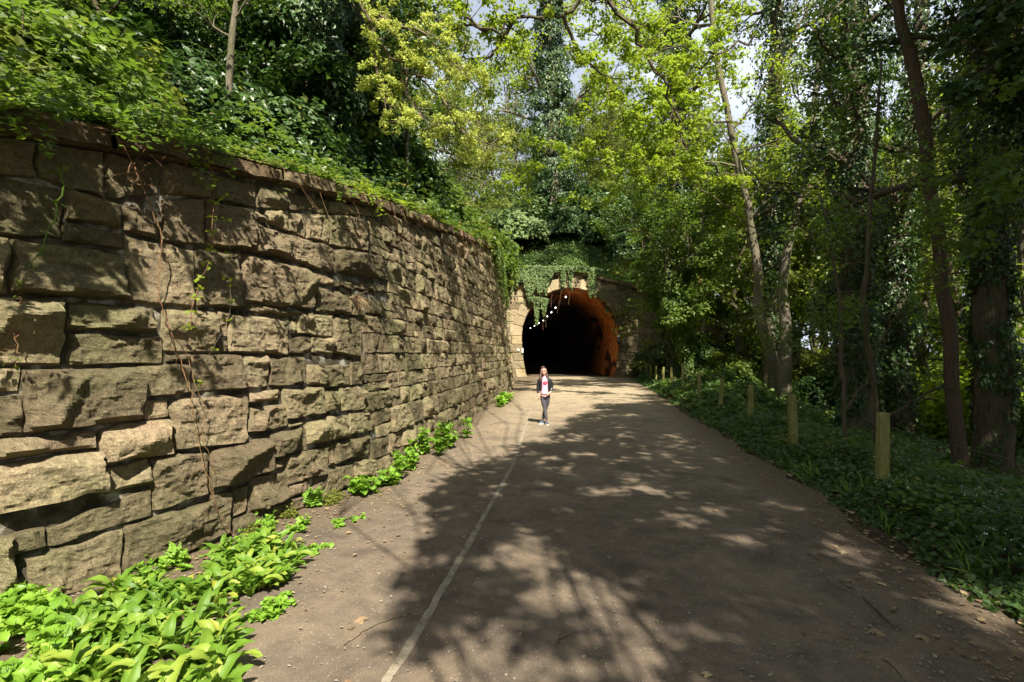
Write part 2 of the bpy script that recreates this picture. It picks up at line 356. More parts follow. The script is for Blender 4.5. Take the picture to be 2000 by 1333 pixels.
def wpos(s, z, out=0.0):
    """point on the battered face; out = metres proud of the face"""
    s = np.asarray(s, float); z = np.asarray(z, float) + 0 * s; s = s + 0 * z
    bx = np.interp(s, WS, WB[:, 0]); by = np.interp(s, WS, WB[:, 1]); nx = np.interp(s, WS, WN[:, 0]); ny = np.interp(s, WS, WN[:, 1])
    k = BAT * z - out
    return np.stack([bx + nx * k, by + ny * k, z + out * BAT], -1)
_gs, _gz = np.meshgrid(np.linspace(0, WS[-1], 700), np.linspace(-.6, 8, 120), indexing='ij')
_gp = wpos(_gs, _gz)
def proj(P):
    P = np.asarray(P, float); x, y, z = P[..., 0], P[..., 1], P[..., 2] - CAMZ
    c, s = math.cos(PITCH), math.sin(PITCH)
    dep = y * c + z * s; up = -y * s + z * c
    dep = np.where(dep < .05, np.nan, dep)
    return 1000 + F * x / dep, 666.5 - F * up / dep
_gu, _gv = proj(_gp)
def w_unproj(px, py):
    d = (_gu - px)**2 + (_gv - py)**2
    d = np.where(_gp[..., 1] > 0.3, d, 1e18); d = np.nan_to_num(d, nan=1e18)
    i = np.unravel_index(np.argmin(d), d.shape); s, z = _gs[i], _gz[i]
    for _ in range(12):
        u0, v0 = proj(wpos(s, z)); e = 1e-3
        us, vs = proj(wpos(s + e, z)); uz, vz = proj(wpos(s, z + e))
        J = np.array([[(us - u0) / e, (uz - u0) / e], [(vs - v0) / e, (vz - v0) / e]])
        r = np.array([px - u0, py - v0])
        try: ds = np.linalg.solve(J, r)
        except Exception: break
        ds = np.clip(ds, -.5, .5); s += ds[0]; z += ds[1]
        s = min(max(s, 0.0), WS[-1])
    return float(s), float(z)
_top = [w_unproj(x, y) for x, y in [(0, 251), (90, 268), (186, 287), (337, 319), (420, 340), (508, 362), (597, 381), (681, 400), (760, 416), (850, 444), (900, 462), (940, 482)]]
_ts = np.array([t[0] for t in _top]); _tz = np.array([t[1] for t in _top])
_pf = np.polyfit(_ts, _tz, 2)
def Htop(s):
    s = np.clip(np.asarray(s, float), _ts[0] - 3, _ts[-1] + 3)
    return np.polyval(_pf, s)
print('TOP', [(round(a, 2), round(b, 2), round(float(Htop(a)), 2)) for a, b in _top])

# ------------------------------------------------------------------ terrain
def edge_x(y): return 2.67 + .159 * np.asarray(y, float)
def smooth(a, b, x):
    t = np.clip((np.asarray(x, float) - a) / (b - a), 0, 1); return t * t * (3 - 2 * t)
def ground_z(x, y):
    x = np.asarray(x, float); y = np.asarray(y, float)
    d = x - (edge_x(np.clip(y, -10, 34)) + .2)
    z = -.13 * np.clip(d - .7, 0, 40) + .10 * np.exp(-((d - .9) / .6)**2)
    z = np.maximum(z, -4.2)
    z = z + .85 * np.exp(-(((x - 7.9) / 1.5)**2 + ((y - 18.8) / 2.2)**2))
    z = z + smooth(.2, 1.2, d) * .10 * fbm(x * .9, y * .9, 0, 3, 3)
    z = z + np.where(x < 0, 0, smooth(24, 35, y) * smooth(0.3, 3, d) * 1.0)
    return np.where(d < 0, -.004, z - .004)
def nonuni(a, b, n, c, p=2.2):
    t = np.linspace(-1, 1, n); u = np.sign(t) * np.abs(t)**p
    return np.where(u < 0, c + u * (c - a), c + u * (b - c))
gx = nonuni(-300, 300, 240, 6, 2.6); gy = nonuni(-200, 420, 240, 10, 2.4)
def gridmesh(name, X, Y, Z, mat, smooth_=True):
    nx, ny = X.shape; V = np.stack([X, Y, Z], -1).reshape(-1, 3)
    i = np.arange(nx - 1)[:, None] * ny; j = np.arange(ny - 1)[None, :]
    Fq = np.stack([i + j, i + ny + j, i + ny + j + 1, i + j + 1], -1).reshape(-1, 4)
    return raw_mesh(name, V, Fq, mat, smooth_)
X, Y = np.meshgrid(gx, gy, indexing='ij')
tag(link('ground', gridmesh('ground', X, Y, ground_z(X, Y) - .012, M['soil'])), kind='structure')

def path_left(y):
    return np.where(np.asarray(y) < 36, np.interp(y, WB[:, 1], WB[:, 0]) - .25, 0.4)
ys = np.concatenate([np.arange(-8, 36, .15), np.arange(36, 122, 2.0)])
us = np.linspace(0, 1, 40)
Yp, Up = np.meshgrid(ys, us, indexing='ij')
tunx = lambda y: 4.1 - np.clip(np.asarray(y, float) - 64, 0, 200)**2 * .0012
Lx = np.where(Yp < 36, np.interp(Yp, WB[:, 1], WB[:, 0]) - .3, tunx(Yp) - 3.5)
Rx = np.where(Yp < 35.9, edge_x(Yp) + .12 * fbm(Yp * .8, Yp * 0, 0, 5, 4) + .06 * vnoise(Yp * 5, Yp * 0, 0, 6) , tunx(Yp) + 3.5)
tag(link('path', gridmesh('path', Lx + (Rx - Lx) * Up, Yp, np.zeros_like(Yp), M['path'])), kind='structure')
# painted edge line
lp = [(732, 1372), (760, 1322), (824, 1222), (876, 1130), (916, 1062), (944, 1010), (980, 950), (1003, 905), (1018, 862), (1026, 835), (1034, 806), (1040, 790)]
lp = np.array([gnd(*p)[:2] for p in lp]); tt = np.linspace(0, 1, len(lp)); t2 = np.linspace(0, 1, 160)
lx = np.interp(t2, tt, lp[:, 0]); ly = np.interp(t2, tt, lp[:, 1])
wl = .027 * (1 - .0 * t2) + .007 * vnoise(t2 * 60, 0 * t2, 0, 8)
wr = .027 + .007 * vnoise(t2 * 60, 0 * t2, 0, 9)
V = np.concatenate([np.stack([lx - wl, ly, np.full(160, .004)], 1), np.stack([lx + wr, ly, np.full(160, .004)], 1)])
i = np.arange(159)
tag(link('painted_edge_line', raw_mesh('painted_edge_line', V, np.stack([i, i + 160, i + 161, i + 1], 1), M['line'])), kind='structure')

# bank behind the wall
ss = np.linspace(0, WS[-1], 260); dd = np.concatenate([[.12, .3, .6, 1, 1.5], np.linspace(2.2, 45, 50)])
Sg, Dg = np.meshgrid(ss, dd, indexing='ij')
def bank_rise(d): return .10 + .26 * np.clip(d - .5, 0, 9) + .25 * np.clip(d - 9.5, 0, 60)
def bank_at(s, d):
    H = Htop(s); P = wpos(s, H); nx = np.interp(s, WS, WN[:, 0]); ny = np.interp(s, WS, WN[:, 1])
    z = H + .1 + bank_rise(d); z = z + .18 * fbm(P[..., 0] * .7 + nx * d * .7, P[..., 1] * .7 + ny * d * .7, 0, 11, 3) * smooth(0, 2, d)
    return np.stack([P[..., 0] + nx * d, P[..., 1] + ny * d, z], -1)
Bp = bank_at(Sg, Dg)
Bf = bank_at(Sg[:, :1], Dg[:, :1] * 0 + .0); Bf[..., 2] -= .6
Bp = np.concatenate([Bf, Bp], 1)
tag(link('bank', gridmesh('bank', Bp[..., 0], Bp[..., 1], Bp[..., 2], M['earth'])), kind='structure')
def bank_z(x, y):
    i = np.argmin((WB[:, 0] - x)**2 + (WB[:, 1] - y)**2); s = WS[i]
    d = (x - WB[i, 0]) * WN[i, 0] + (y - WB[i, 1]) * WN[i, 1] - BAT * Htop(s)
    return float(bank_at(np.array(s), np.array(max(d, .1)))[2])

# hill over the tunnel
ZT = np.array([(-60, 6.2), (-8, 6.2), (-2, 6.4), (1, 7.0), (4, 7.5), (6, 7.15), (8.6, 6.5), (11, 5.5), (14, 4.0), (19, 1.6), (30, 0), (90, -2)])
def zt(x): return np.interp(x, ZT[:, 0], ZT[:, 1])
def hill_z(x, y):
    q = np.clip(np.asarray(y, float) - 36.6, 0, 500)
    r = 11.5 * (1 - np.exp(-q * .095)) * (1 - .8 * smooth(9, 26, x))
    return zt(x) - .12 + r + .3 * fbm(np.asarray(x) * .4, np.asarray(y) * .4, 0, 21, 4) * smooth(0, 2, q)
hx = np.linspace(-60, 90, 160); hy = np.concatenate([np.linspace(36.55, 50, 50), np.linspace(51, 200, 40)])
X, Y = np.meshgrid(hx, hy, indexing='ij')
tag(link('hill', gridmesh('hill', X, Y, hill_z(X, Y), M['earth'])), kind='structure')

# ------------------------------------------------------------------ rock-faced stones
def stone_mesh(name, corners, fn, p, step, seed, mat, back=.14, gap=.008, flatness=0.0, rng=None):
    """corners: (a,b) of TL,TR,BR,BL in surface coordinates; fn(a,b,out) gives the place"""
    r = rng or np.random.default_rng(seed)
    TL, TR, BR, BL = [np.array(c, float) for c in corners]
    w = max(.05, (np.linalg.norm(TR - TL) + np.linalg.norm(BR - BL)) / 2); h = max(.04, (np.linalg.norm(TL - BL) + np.linalg.norm(TR - BR)) / 2)
    nu = int(np.clip(round(w / step), 3, 60)); nv = int(np.clip(round(h / step), 3, 44))
    def sp(n):      # extra rings near the edges
        t = np.linspace(0, 1, n + 1); return np.unique(np.round(np.concatenate([[0, .035], t[1:-1] * .9 + .05, [.965, 1]]), 4))
    U, Vv = np.meshgrid(sp(nu), sp(nv), indexing='ij')      # u along, v down from the top
    g = gap
    A = (1 - U) * ((1 - Vv) * TL[0] + Vv * BL[0]) + U * ((1 - Vv) * TR[0] + Vv * BR[0])
    B = (1 - Vv) * ((1 - U) * TL[1] + U * TR[1]) + Vv * ((1 - U) * BL[1] + U * BR[1])
    x = U * w; z = Vv * h
    k = max(w, h)
    # ragged arrises
    jit = .012 + .012 * min(1, k)
    A = A + jit * vnoise(B * 9, A * 9, seed * .37, 31) * 1.0 + (g * (1 - 2 * U))
    B = B + jit * vnoise(A * 7, B * 9, seed * .71, 33) - (g * (1 - 2 * Vv))
    ed = [x, w - x, z, h - z]
    ang = [r.uniform(1.2, 3.0), r.uniform(2.5, 7.0), r.uniform(1.0, 2.2), r.uniform(3.0, 9.0)]
    d = np.full(U.shape, p)
    tx, tz = r.normal(0, .10, 2)
    d = d + (x - w / 2) * tx * min(1, p * 12) + (z - h / 2) * (abs(tz) * .9 + .03) * min(1, p * 12)
    for e, a in zip(ed, ang):
        e2 = np.clip(e + .022 * vnoise(A * 8, B * 8, seed * .13, 37), 0, 9)
        d = np.minimum(d, .004 + e2 * a)
    for _ in range(int(r.integers(3, 6))):
        cx, cz = r.uniform(.0, w), r.uniform(.3, 1.0) * h; th = r.normal(-1.57, 1.0) if _ % 2 else r.uniform(0, 6.28); sl = r.uniform(.2, 1.05)
        pl = p * r.uniform(.6, 1.05) + sl * ((x - cx) * math.cos(th) + (z - cz) * math.sin(th)) + .02 * vnoise(A * 5, B * 5, seed, 41 + _)
        d = np.minimum(d, np.maximum(pl, p * r.uniform(.1, .45)))
    rdg = 1 - np.abs(fbm(A * 4.2 + seed, B * 6.5, seed, 52, 4))
    nz = .010 * fbm(A * 4 + seed, B * 5, 0, 51, 3) + .022 * (rdg - .7) - .010 * np.abs(vnoise(A * 17, B * 24, seed, 53)) + .005 * vnoise(A * 34, B * 38, seed, 57) + .004 * vnoise(A * 70, B * 75, seed, 58)
    st_ = .09 + .05 * r.random(); q_ = (z + .35 * x * (r.random() - .5) + .05 * vnoise(A * 4, B * 4, seed, 59)) / st_
    nz = nz + .007 * (q_ - np.floor(q_) - .5) * min(1, p * 10)      # bedding ledges
    edge = np.clip(np.minimum(np.minimum(x, w - x), np.minimum(z, h - z)) / .05, 0, 1)
    d = d + nz * (1 - flatness) * (.35 + .65 * edge)
    d = np.maximum(d, .003)
    d = np.where((U == 0) | (U == 1) | (Vv == 0) | (Vv == 1), -.02, d)
    Pm = fn(A, B, d)
    n1, n2 = U.shape
    V = Pm.reshape(-1, 3)
    i = np.arange(n1 - 1)[:, None] * n2; j = np.arange(n2 - 1)[None, :]
    Fq = np.stack([i + j, i + j + 1, i + n2 + j + 1, i + n2 + j], -1).reshape(-1, 4)
    # skirt back into the wall
    loop = np.concatenate([np.arange(n1) * n2, (n1 - 1) * n2 + np.arange(1, n2), np.arange(n1 - 2, -1, -1) * n2 + n2 - 1, np.arange(n2 - 2, 0, -1)])
    Bk = fn(A, B, np.full(U.shape, -back)).reshape(-1, 3)[loop]
    b0 = len(V); L = len(loop); q = np.arange(L); q2 = (q + 1) % L
    Fs = np.stack([loop[q], loop[q2], b0 + q2, b0 + q], 1)
    return np.vstack([V, Bk]), np.vstack([Fq, Fs]), float(r.random())
def add_stone(parent, name, corners, fn, p, step, seed, mat, **kw):
    V, Fq, t = stone_mesh(name, corners, fn, p, step, seed, mat, **kw)
    return link(name, raw_mesh(name, V, Fq, mat, False, np.full(len(V), t)), parent)

wall = thing('retaining_wall', 'long curved retaining wall of rough rock-faced sandstone along the left of the path', 'wall', (0, 0, 0))
# traced near stones: xl, xr, top-left, top-right, bottom-left, bottom-right (pixels), boss depth
TR = """-26 68 255 266 338 350 .03;70 204 266 291 350 390 .03;206 312 293 313 392 383 .03;314 414 315 339 382 386 .03;416 500 340 360 388 408 .03;502 560 361 374 408 412 .03;562 640 375 391 412 418 .03;642 712 392 404 418 425 .03
-26 122 340 368 456 470 .05;124 238 368 398 430 450 .08;240 311 400 412 452 470 .06;120 240 434 455 470 490 .03;314 400 386 388 470 482 .07;402 497 388 410 483 489 .16
499 519 411 424 430 436 .05;520 559 410 412 432 452 .06;561 597 412 417 453 466 .06;598 640 417 419 467 479 .05;642 712 419 427 480 493 .06;492 563 432 457 494 510 .10;565 652 458 484 511 533 .07;654 712 485 500 534 549 .06
-26 14 460 464 572 573 .06;16 244 464 497 574 590 .15;246 381 460 487 592 600 .04;383 467 487 490 600 605 .17;470 612 491 531 594 606 .17;486 612 596 609 612 622 .04;614 650 534 545 552 560 .05;652 712 546 560 561 572 .06;614 668 557 572 612 616 .05;670 712 574 582 616 619 .06
-26 122 576 579 714 716 .17;122 302 588 602 643 654 .13;134 320 647 657 715 711 .08;318 421 604 606 688 691 .05;326 374 692 693 708 709 .03;423 444 606 607 660 661 .02;423 444 664 665 687 688 .01;446 563 612 625 690 694 .13;566 577 626 627 652 653 .02;579 649 610 615 655 657 .08;651 708 617 620 690 700 .12;566 605 658 658 691 693 .05;607 649 659 660 690 694 .07
-26 38 720 718 768 767 .05;-26 48 771 769 860 854 .06;40 278 719 713 850 820 .17;266 373 712 710 778 768 .10;280 327 781 779 822 816 .02;375 471 694 691 768 760 .07;473 521 693 693 760 757 .05;524 596 698 697 755 753 .12;598 633 712 713 753 757 .10;635 683 712 712 757 754 .06;685 710 706 706 754 753 .05
-26 190 862 840 905 876 .09;-26 204 907 878 1012 962 .25;192 333 836 817 910 890 .12;334 481 782 766 882 868 .20;482 546 768 760 790 784 .06;482 560 794 788 848 834 .07;552 630 757 754 822 808 .10;632 660 763 762 806 803 .04;662 712 757 756 806 802 .05;562 591 826 823 835 832 .03;592 677 821 810 872 856 .13;678 712 808 804 850 842 .12
206 291 915 894 965 945 .06;294 402 893 879 1003 970 .10;404 526 877 850 965 925 .15;521 597 845 834 898 880 .12;528 552 901 898 921 916 .03;555 640 890 870 950 926 .11;641 652 870 867 913 908 .02;653 712 863 850 906 888 .09
12 90 1043 1028 1092 1070 .04;92 299 1030 948 1072 1008 .07;402 450 968 955 1003 985 .03;452 482 956 945 1010 1000 .04;484 562 932 917 1006 980 .06;564 604 950 936 976 962 .04;606 640 953 930 975 950 .03
-26 30 1040 1044 1200 1180 .25;56 241 1092 1030 1182 1140 .07;242 450 1028 962 1120 1045 .09;452 528 1012 988 1050 1012 .05;530 610 985 963 1016 990 .05;612 690 930 904 978 950 .04;692 712 902 895 935 928 .04;240 330 1128 1092 1160 1120 .03;60 236 1186 1143 1215 1168 .03;332 530 1090 1018 1120 1040 .03"""
big = []; RE = []; _rs = np.random.default_rng(12)
seed = 100
for row in TR.split('\n'):
    for st in row.split(';'):
        a = [float(v) for v in st.split()]
        if not a: continue
        xl, xr, tl, tr, bl, br, p = a
        g_ = 1.0
        if xr >= 708: xr += float(_rs.choice([-2, 9, 20, 33, 46])); last_ = True
        else: last_ = False
        c = [w_unproj(xl + g_, tl + g_), w_unproj(xr - g_, tr + g_), w_unproj(xr - g_, br - g_), w_unproj(xl + g_, bl - g_)]
        for k in (0, 1):                                   # nothing stands above the coping bed
            c[k] = (c[k][0], min(c[k][1], float(Htop(c[k][0])) - .015))
        seed += 1
        add_stone(wall, 'stone', c, wpos, p * 1.35 + .03, .021, seed, M['stone'], gap=0.0)
        big.append(c)
        if last_: RE.append((c[1][0], c[2][1], c[1][1]))
n_named = len(big)
# coursed masonry beyond (and behind the camera's left edge)
s0 = w_unproj(712, 690)[0]; sL = w_unproj(-28, 690)[0]
_ed = [w_unproj(714, y) for y in range(360, 960, 15)]; _ez = np.array([e[1] for e in _ed])[::-1]; _es = np.array([e[0] for e in _ed])[::-1]
def stretch(sa, sb, step, seed0, named):
    global n_named
    rg = np.random.default_rng(seed0); far = MB(); z = -.12; sd = seed0; todo = []
    while z < 6.0:
        h = rg.uniform(.24, .40); s = sa - rg.uniform(0, .3) if sa > 5 else sa
        s = float(np.interp(z + h / 2, _ez, _es)) if named else sa
        if named:
            q_ = [e[0] for e in RE if min(e[2], z + h) - max(e[1], z) > .22 * h]
            if q_: s = max(q_) + .012
        while s < sb - .15:
            w = rg.uniform(.32, .95) * (1.15 if h > .33 else 1); w = min(w, sb - s)
            if sb - s - w < .2: w = sb - s
            hz = [(z, z + h)]
            if rg.random() < .22: m_ = z + h * rg.uniform(.4, .6); hz = [(z, m_), (m_, z + h)]
            for za, zb in hz:
                t1 = float(Htop(s)) - .01; t2_ = float(Htop(s + w)) - .01
                if za > min(t1, t2_) - .1: continue
                p = float(np.clip(rg.gamma(2.0, .07) + .03, .05, min(.30, .46 * (zb - za))))
                todo.append((s, s + w, za, min(zb, t1), min(zb, t2_), p))
            s += w
        z += h
    todo.sort(key=lambda t: t[0])
    for (a, b, za, z1, z2, p) in todo:
        sd += 1
        c = [(a, z1), (b, z2), (b, za), (a, za)]
        dist = wpos((a + b) / 2, za)[1]
        stp = step * max(1, dist / 8)
        if named and n_named < 290 and dist > 3:
            add_stone(wall, 'stone', c, wpos, p, stp, sd, M['stone'], gap=.004); n_named += 1
        else:
            V, Fq, t = stone_mesh('s', c, wpos, p, stp, sd, None); far.add(V, Fq, t)
    if far.n: tag(far.build('far_stones', M['stone'], wall), kind='stuff')
stretch(s0, WS[-1] - .3, .034, 4000, True)
stretch(sL - 6.5, sL, .09, 9000, False)
# mortar core
zz = np.linspace(-.5, 1, 8); Sg, Zg = np.meshgrid(np.linspace(0, WS[-1], 200), np.linspace(0, 1, 14), indexing='ij')
Pm = wpos(Sg, -.5 + Zg * (Htop(Sg) + .5), -.022 + .012 * fbm(Sg * 6, Zg * 20, 0, 61, 3))
link('mortar', gridmesh('mortar', Pm[..., 0], Pm[..., 1], Pm[..., 2], M['mortar'], False), wall)
# coping
s = sL - 6.0; k = 0
while s < WS[-1] - .5:
    w = random.uniform(.75, 1.25); w = min(w, WS[-1] - .3 - s); th = .19
    zb1, zb2 = float(Htop(s)), float(Htop(s + w))
    co = random.uniform(-.05, .02); th += random.uniform(-.035, .015)
    def cop(a, b, out): return wpos(a, b, out + .13 + co)
    c = [(s, zb1 + th), (s + w, zb2 + th + random.uniform(-.015, .015)), (s + w, zb2 + .005), (s, zb1 + .005)]
    d0 = wpos(s, 0)[1]
    V, Fq, t = stone_mesh('c', c, cop, .045, .03 * max(1, d0 / 8), 7000 + k, None, back=.02, gap=.004)
    # top slab running back to the bank
    mb = MB(); mb.add(V, Fq, t)
    n_ = 9; sa = np.linspace(s + .004, s + w - .004, n_); od = np.array([.145 + co, .08, -.05, -.2, -.42])
    Sa, Od = np.meshgrid(sa, od, indexing='ij')
    Pt = wpos(Sa, Htop(Sa) + th + .0 * Sa, Od); Pt[..., 2] += (.15 - Od) * .12 + .016 * fbm(Sa * 9, Od * 9, k, 71, 3) - .012
    i = np.arange(n_ - 1)[:, None] * 5; j = np.arange(4)[None, :]
    mb.add(Pt.reshape(-1, 3), np.stack([i + j, i + 5 + j, i + 6 + j, i + 1 + j], -1).reshape(-1, 4), t)
    Od2 = np.array([.135 + co, .0, -.15]); Sa, Od = np.meshgrid(sa, Od2, indexing='ij'); Pt = wpos(Sa, Htop(Sa) + .004, Od)
    i = np.arange(n_ - 1)[:, None] * 3; j = np.arange(2)[None, :]
    mb.add(Pt.reshape(-1, 3), np.stack([i + j, i + 1 + j, i + 4 + j, i + 3 + j], -1).reshape(-1, 4), t)
    mb.build('coping_stone', M['coping'], wall)
    s += w; k += 1

# ------------------------------------------------------------------ tunnel portal
PY = 36.0; CX = 4.1; ZS = 2.9; RI = 3.4
portal = thing('tunnel_portal', 'stone tunnel mouth with horseshoe arch at the end of the path', 'tunnel', (0, 0, 0))
def half(z): return np.where(z >= ZS, np.sqrt(np.clip(RI**2 - (z - ZS)**2, 0, None)), RI - .36 * ((ZS - z) / ZS)**2)
def pfn(a, b, out): return np.stack([a, PY - out, b], -1)
mb = MB(); xs = np.arange(-.6, 15.01, .1)
for a, b in zip(xs[:-1], xs[1:]):
    def bot(x): return ZS + math.sqrt(max(0, (RI + .05)**2 - (x - CX)**2)) if abs(x - CX) < RI + .05 else -.6
    def V4(x): return [(x, PY + .03, bot(x)), (x, PY + .03, float(zt(x))), (x, PY + .75, float(zt(x))), (x, PY + .75, bot(x))]
    if float(zt(a)) <= bot(a) + .02: continue
    mb.add(V4(a) + V4(b), [[0, 1, 5, 4], [1, 2, 6, 5], [2, 3, 7, 6], [3, 0, 4, 7]])
mb.build('mortar', M['mortar'], portal)
RW = .74; sd = 20000
def ring_pt(side, t, r):        # t in 0..1 jamb, 1..2 half arch
    if t <= 1:
        z = t * ZS; return (CX + side * (float(half(z)) + r), z)
    th = (t - 1) * math.pi / 2; return (CX + side * (RI + r) * math.cos(th), ZS + (RI + r) * math.sin(th))
tj = list(np.linspace(0, 1, 6)) + list(np.linspace(1, 2, 9))[1:]
tj[-1] = 1.955
for side in (-1, 1):
    for q in range(len(tj) - 1):
        sd += 1; rw = RW + (.18 if q % 2 and q < 6 else 0)
        a0, a1 = ring_pt(side, tj[q], 0), ring_pt(side, tj[q], rw); b0, b1 = ring_pt(side, tj[q + 1], 0), ring_pt(side, tj[q + 1], rw)
        c = [b1, b0, a0, a1] if side < 0 else [b0, b1, a1, a0]
        o = add_stone(portal, 'voussoir' if q >= 5 else 'quoin', c, lambda a, b, o_: pfn(a, b, o_ + .05), .03, .09, sd, M['ashlar'] if (side < 0 or q > 9) else M['ashlar_shaded'], flatness=.75, back=.9, gap=.012)
a0, a1 = ring_pt(-1, 1.955, 0), ring_pt(-1, 1.955, RW + .12); b0, b1 = ring_pt(1, 1.955, 0), ring_pt(1, 1.955, RW + .12)
add_stone(portal, 'keystone', [a1, b1, b0, a0], lambda a, b, o_: pfn(a, b, o_ + .08), .03, .09, 20999, M['ashlar'], flatness=.75, back=.9, gap=.012)
rg = np.random.default_rng(5); z = -.05
while z < 7.2:
    h = .44; zm = z + h / 2
    rr = RI + RW * .92
    off = (math.sqrt(max(0, rr**2 - (zm - ZS)**2)) if zm > ZS else float(half(zm)) + RW)
    rngs = [(-.45, CX - off), (CX + off, 14.9)] if off > .1 and zm < ZS + rr else [(-.45, 14.9)]
    for (xa, xb) in rngs:
        x = xa
        while x < xb - .12:
            w = rg.uniform(.6, 1.15); w = min(w, xb - x)
            if xb - x - w < .25: w = xb - x
            tt1, tt2 = float(zt(x)) - .2, float(zt(x + w)) - .2
            if z < min(tt1, tt2) - .12:
                sd += 1
                add_stone(portal, 'stone_block', [(x, min(z + h, tt1)), (x + w, min(z + h, tt2)), (x + w, z), (x, z)], pfn, .035, .11, sd,
                          M['ashlar'] if x < 6 else M['ashlar_shaded'], flatness=.4, back=.02, gap=.012)
            x += w
    z += h
x = -.5
while x < 14.6:
    w = rg.uniform(.8, 1.1); sd += 1
    add_stone(portal, 'coping_stone', [(x, float(zt(x)) + .02), (x + w, float(zt(x + w)) + .02), (x + w, float(zt(x + w)) - .2), (x, float(zt(x)) - .2)],
              lambda a, b, o_: pfn(a, b, o_ + .12), .03, .11, sd, M['coping'], flatness=.3, back=.7)
    x += w
# lining of the bore
th = np.linspace(0, math.pi, 25)
prof = [(float(half(z)), z) for z in np.linspace(-.05, ZS, 8)[:-1]] + [(RI * math.cos(t), ZS + RI * math.sin(t)) for t in th] + [(-float(half(z)), z) for z in np.linspace(ZS, -.05, 8)[1:]]
prof = np.array(prof); yy = np.concatenate([np.arange(PY + .02, 48, .6), np.arange(48, 121, 3.0)])
Pn = np.stack([np.stack([tunx(y) + prof[:, 0], np.full(len(prof), y), prof[:, 1]], -1) for y in yy])
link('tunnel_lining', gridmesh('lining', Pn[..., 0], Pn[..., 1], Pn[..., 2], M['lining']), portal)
mb = MB(); mb.box((tunx(120.5), 121.2, 3), (9, .3, 9)); mb.build('blackout_cap', M['inner_dark'], portal)  # added dark cap, keeps sky light out of the bore's far end
# lamps along the crown
LK = .5
LAMPS = [(1105, 580, 38.2), (1085, 601, 47), (1077, 610, 52.5), (1069, 618, 58), (1061, 626, 64), (1053, 631, 69), (1044, 636.5, 74.5), (1036, 641, 80)]
lab = ['first tunnel lamp from the mouth, largest of the row', 'second lamp from the mouth along the tunnel roof', 'third lamp from the mouth along the tunnel roof', 'fourth lamp from the mouth along the tunnel roof', 'fifth lamp from the mouth along the tunnel roof', 'sixth lamp from the mouth along the tunnel roof', 'second deepest lamp along the tunnel roof', 'deepest lamp of the row along the tunnel roof']
for (a, b, D), l in zip(LAMPS, lab):
    P = at(a, b, D)
    top = ZS + math.sqrt(max(.1, RI**2 - (P[0] - float(tunx(D)))**2))
    t = thing('tunnel_lamp', l, 'lamp', tuple(P), 'lamps along the tunnel roof')
    k = D / 38.0 * LK
    mb = MB(); mb.box((0, 0, .05), (.13 * k, .42, .05)); mb.build('housing', M['galvanised_steel'], t)
    mb = MB(); mb.box((0, 0, -.03), (.10 * k, .34, .05)); mb.build('diffuser', M['lamp'], t)
    mb = MB(); mb.tube([(0, 0, .08), (0, 0, max(.12, top - P[2]))], .02, 5); mb.build('bracket', M['galvanised_steel'], t)
# cable hung between lamps
pts = [(at(a, b, D) + np.array([0, 0, .12])) for a, b, D in LAMPS]
mb = MB()
for a, b in zip(pts[:-1], pts[1:]):
    mb.tube([a, (a + b) / 2 - np.array([0, 0, .12]), b], .02, 5)
o = mb.build('lamp_cable', M['inner_dark']); tag(o, 'dark cable joining the lamps under the tunnel roof', 'cable')
# signs
t = thing('small_sign', 'small black and white sign on the right edge of the tunnel arch', 'sign', tuple(at(1208, 663, PY - .16)))
mb = MB(); mb.box((0, 0, 0), (.20, .03, .66)); mb.build('board', M['sign_black'], t)
mb = MB(); mb.box((0, -.018, .22), (.18, .012, .16)); mb.build('white_panel', M['sign_white'], t)
mb = MB(); mb.tube([(math.cos(q) * .035, -.018, -.05 + math.sin(q) * .06) for q in np.linspace(0, 6.283, 10)], .012, 4, cap=False); mb.box((0, -.018, -.20), (.07, .012, .02)); mb.build('symbol', M['sign_white'], t)
t = tag(link('notice_plate', None), 'white notice plate on the left edge of the tunnel arch', 'sign'); t.location = tuple(at(1020.5, 685, PY - .15))
mb = MB(); mb.box((0, 0, 0), (.12, .03, .32)); mb.build('board', M['sign_white'], t)
mb = MB(); mb.box((0, -.018, .05), (.08, .008, .03)); mb.build('print', M['inner_dark'], t)
mb = MB(); mb.tube([(0, .02, 0), (0, -.02, 0)], .1, 14)
o = mb.build('survey_disc', M['concrete_plaque']); o.location = tuple(at(1012, 684, PY - .1)); tag(o, 'small pale round disc fixed to the left arch stones', 'disc')

# ------------------------------------------------------------------ foliage tools
TPL = {
 'diamond': (np.array([(0, 0, 0), (.30, .45, .07), (0, 1, -.05), (-.30, .45, .07)]), [(0, 1, 2), (0, 2, 3)]),
 'broad': (np.array([(0, 0, 0), (.42, .32, .08), (0, 1, -.06), (-.42, .32, .08)]), [(0, 1, 2), (0, 2, 3)]),
 'ivy': (np.array([(0, .02, 0), (.46, .12, .06), (.27, .52, .04), (0, 1, -.10), (-.27, .52, .04), (-.46, .12, .06)]), [(0, 1, 2), (0, 2, 3), (0, 3, 4), (0, 4, 5)]),
 'maple': (np.array([(0, 0, 0), (.5, .08, -.05), (.24, .36, .04), (.46, .78, -.08), (0, 1, -.1), (-.46, .78, -.08), (-.24, .36, .04), (-.5, .08, -.05)]), [(0, 1, 2), (2, 3, 4), (0, 2, 4), (0, 4, 6), (4, 5, 6), (0, 6, 7)]),
 'blade': (np.array([(-.03, 0, 0), (.03, 0, 0), (.03, .55, .10), (-.03, .55, .10), (0, 1, -.12)]), [(0, 1, 2), (0, 2, 3), (3, 2, 4)]),
}
def unit(v): return v / (np.linalg.norm(v, axis=-1, keepdims=True) + 1e-9)
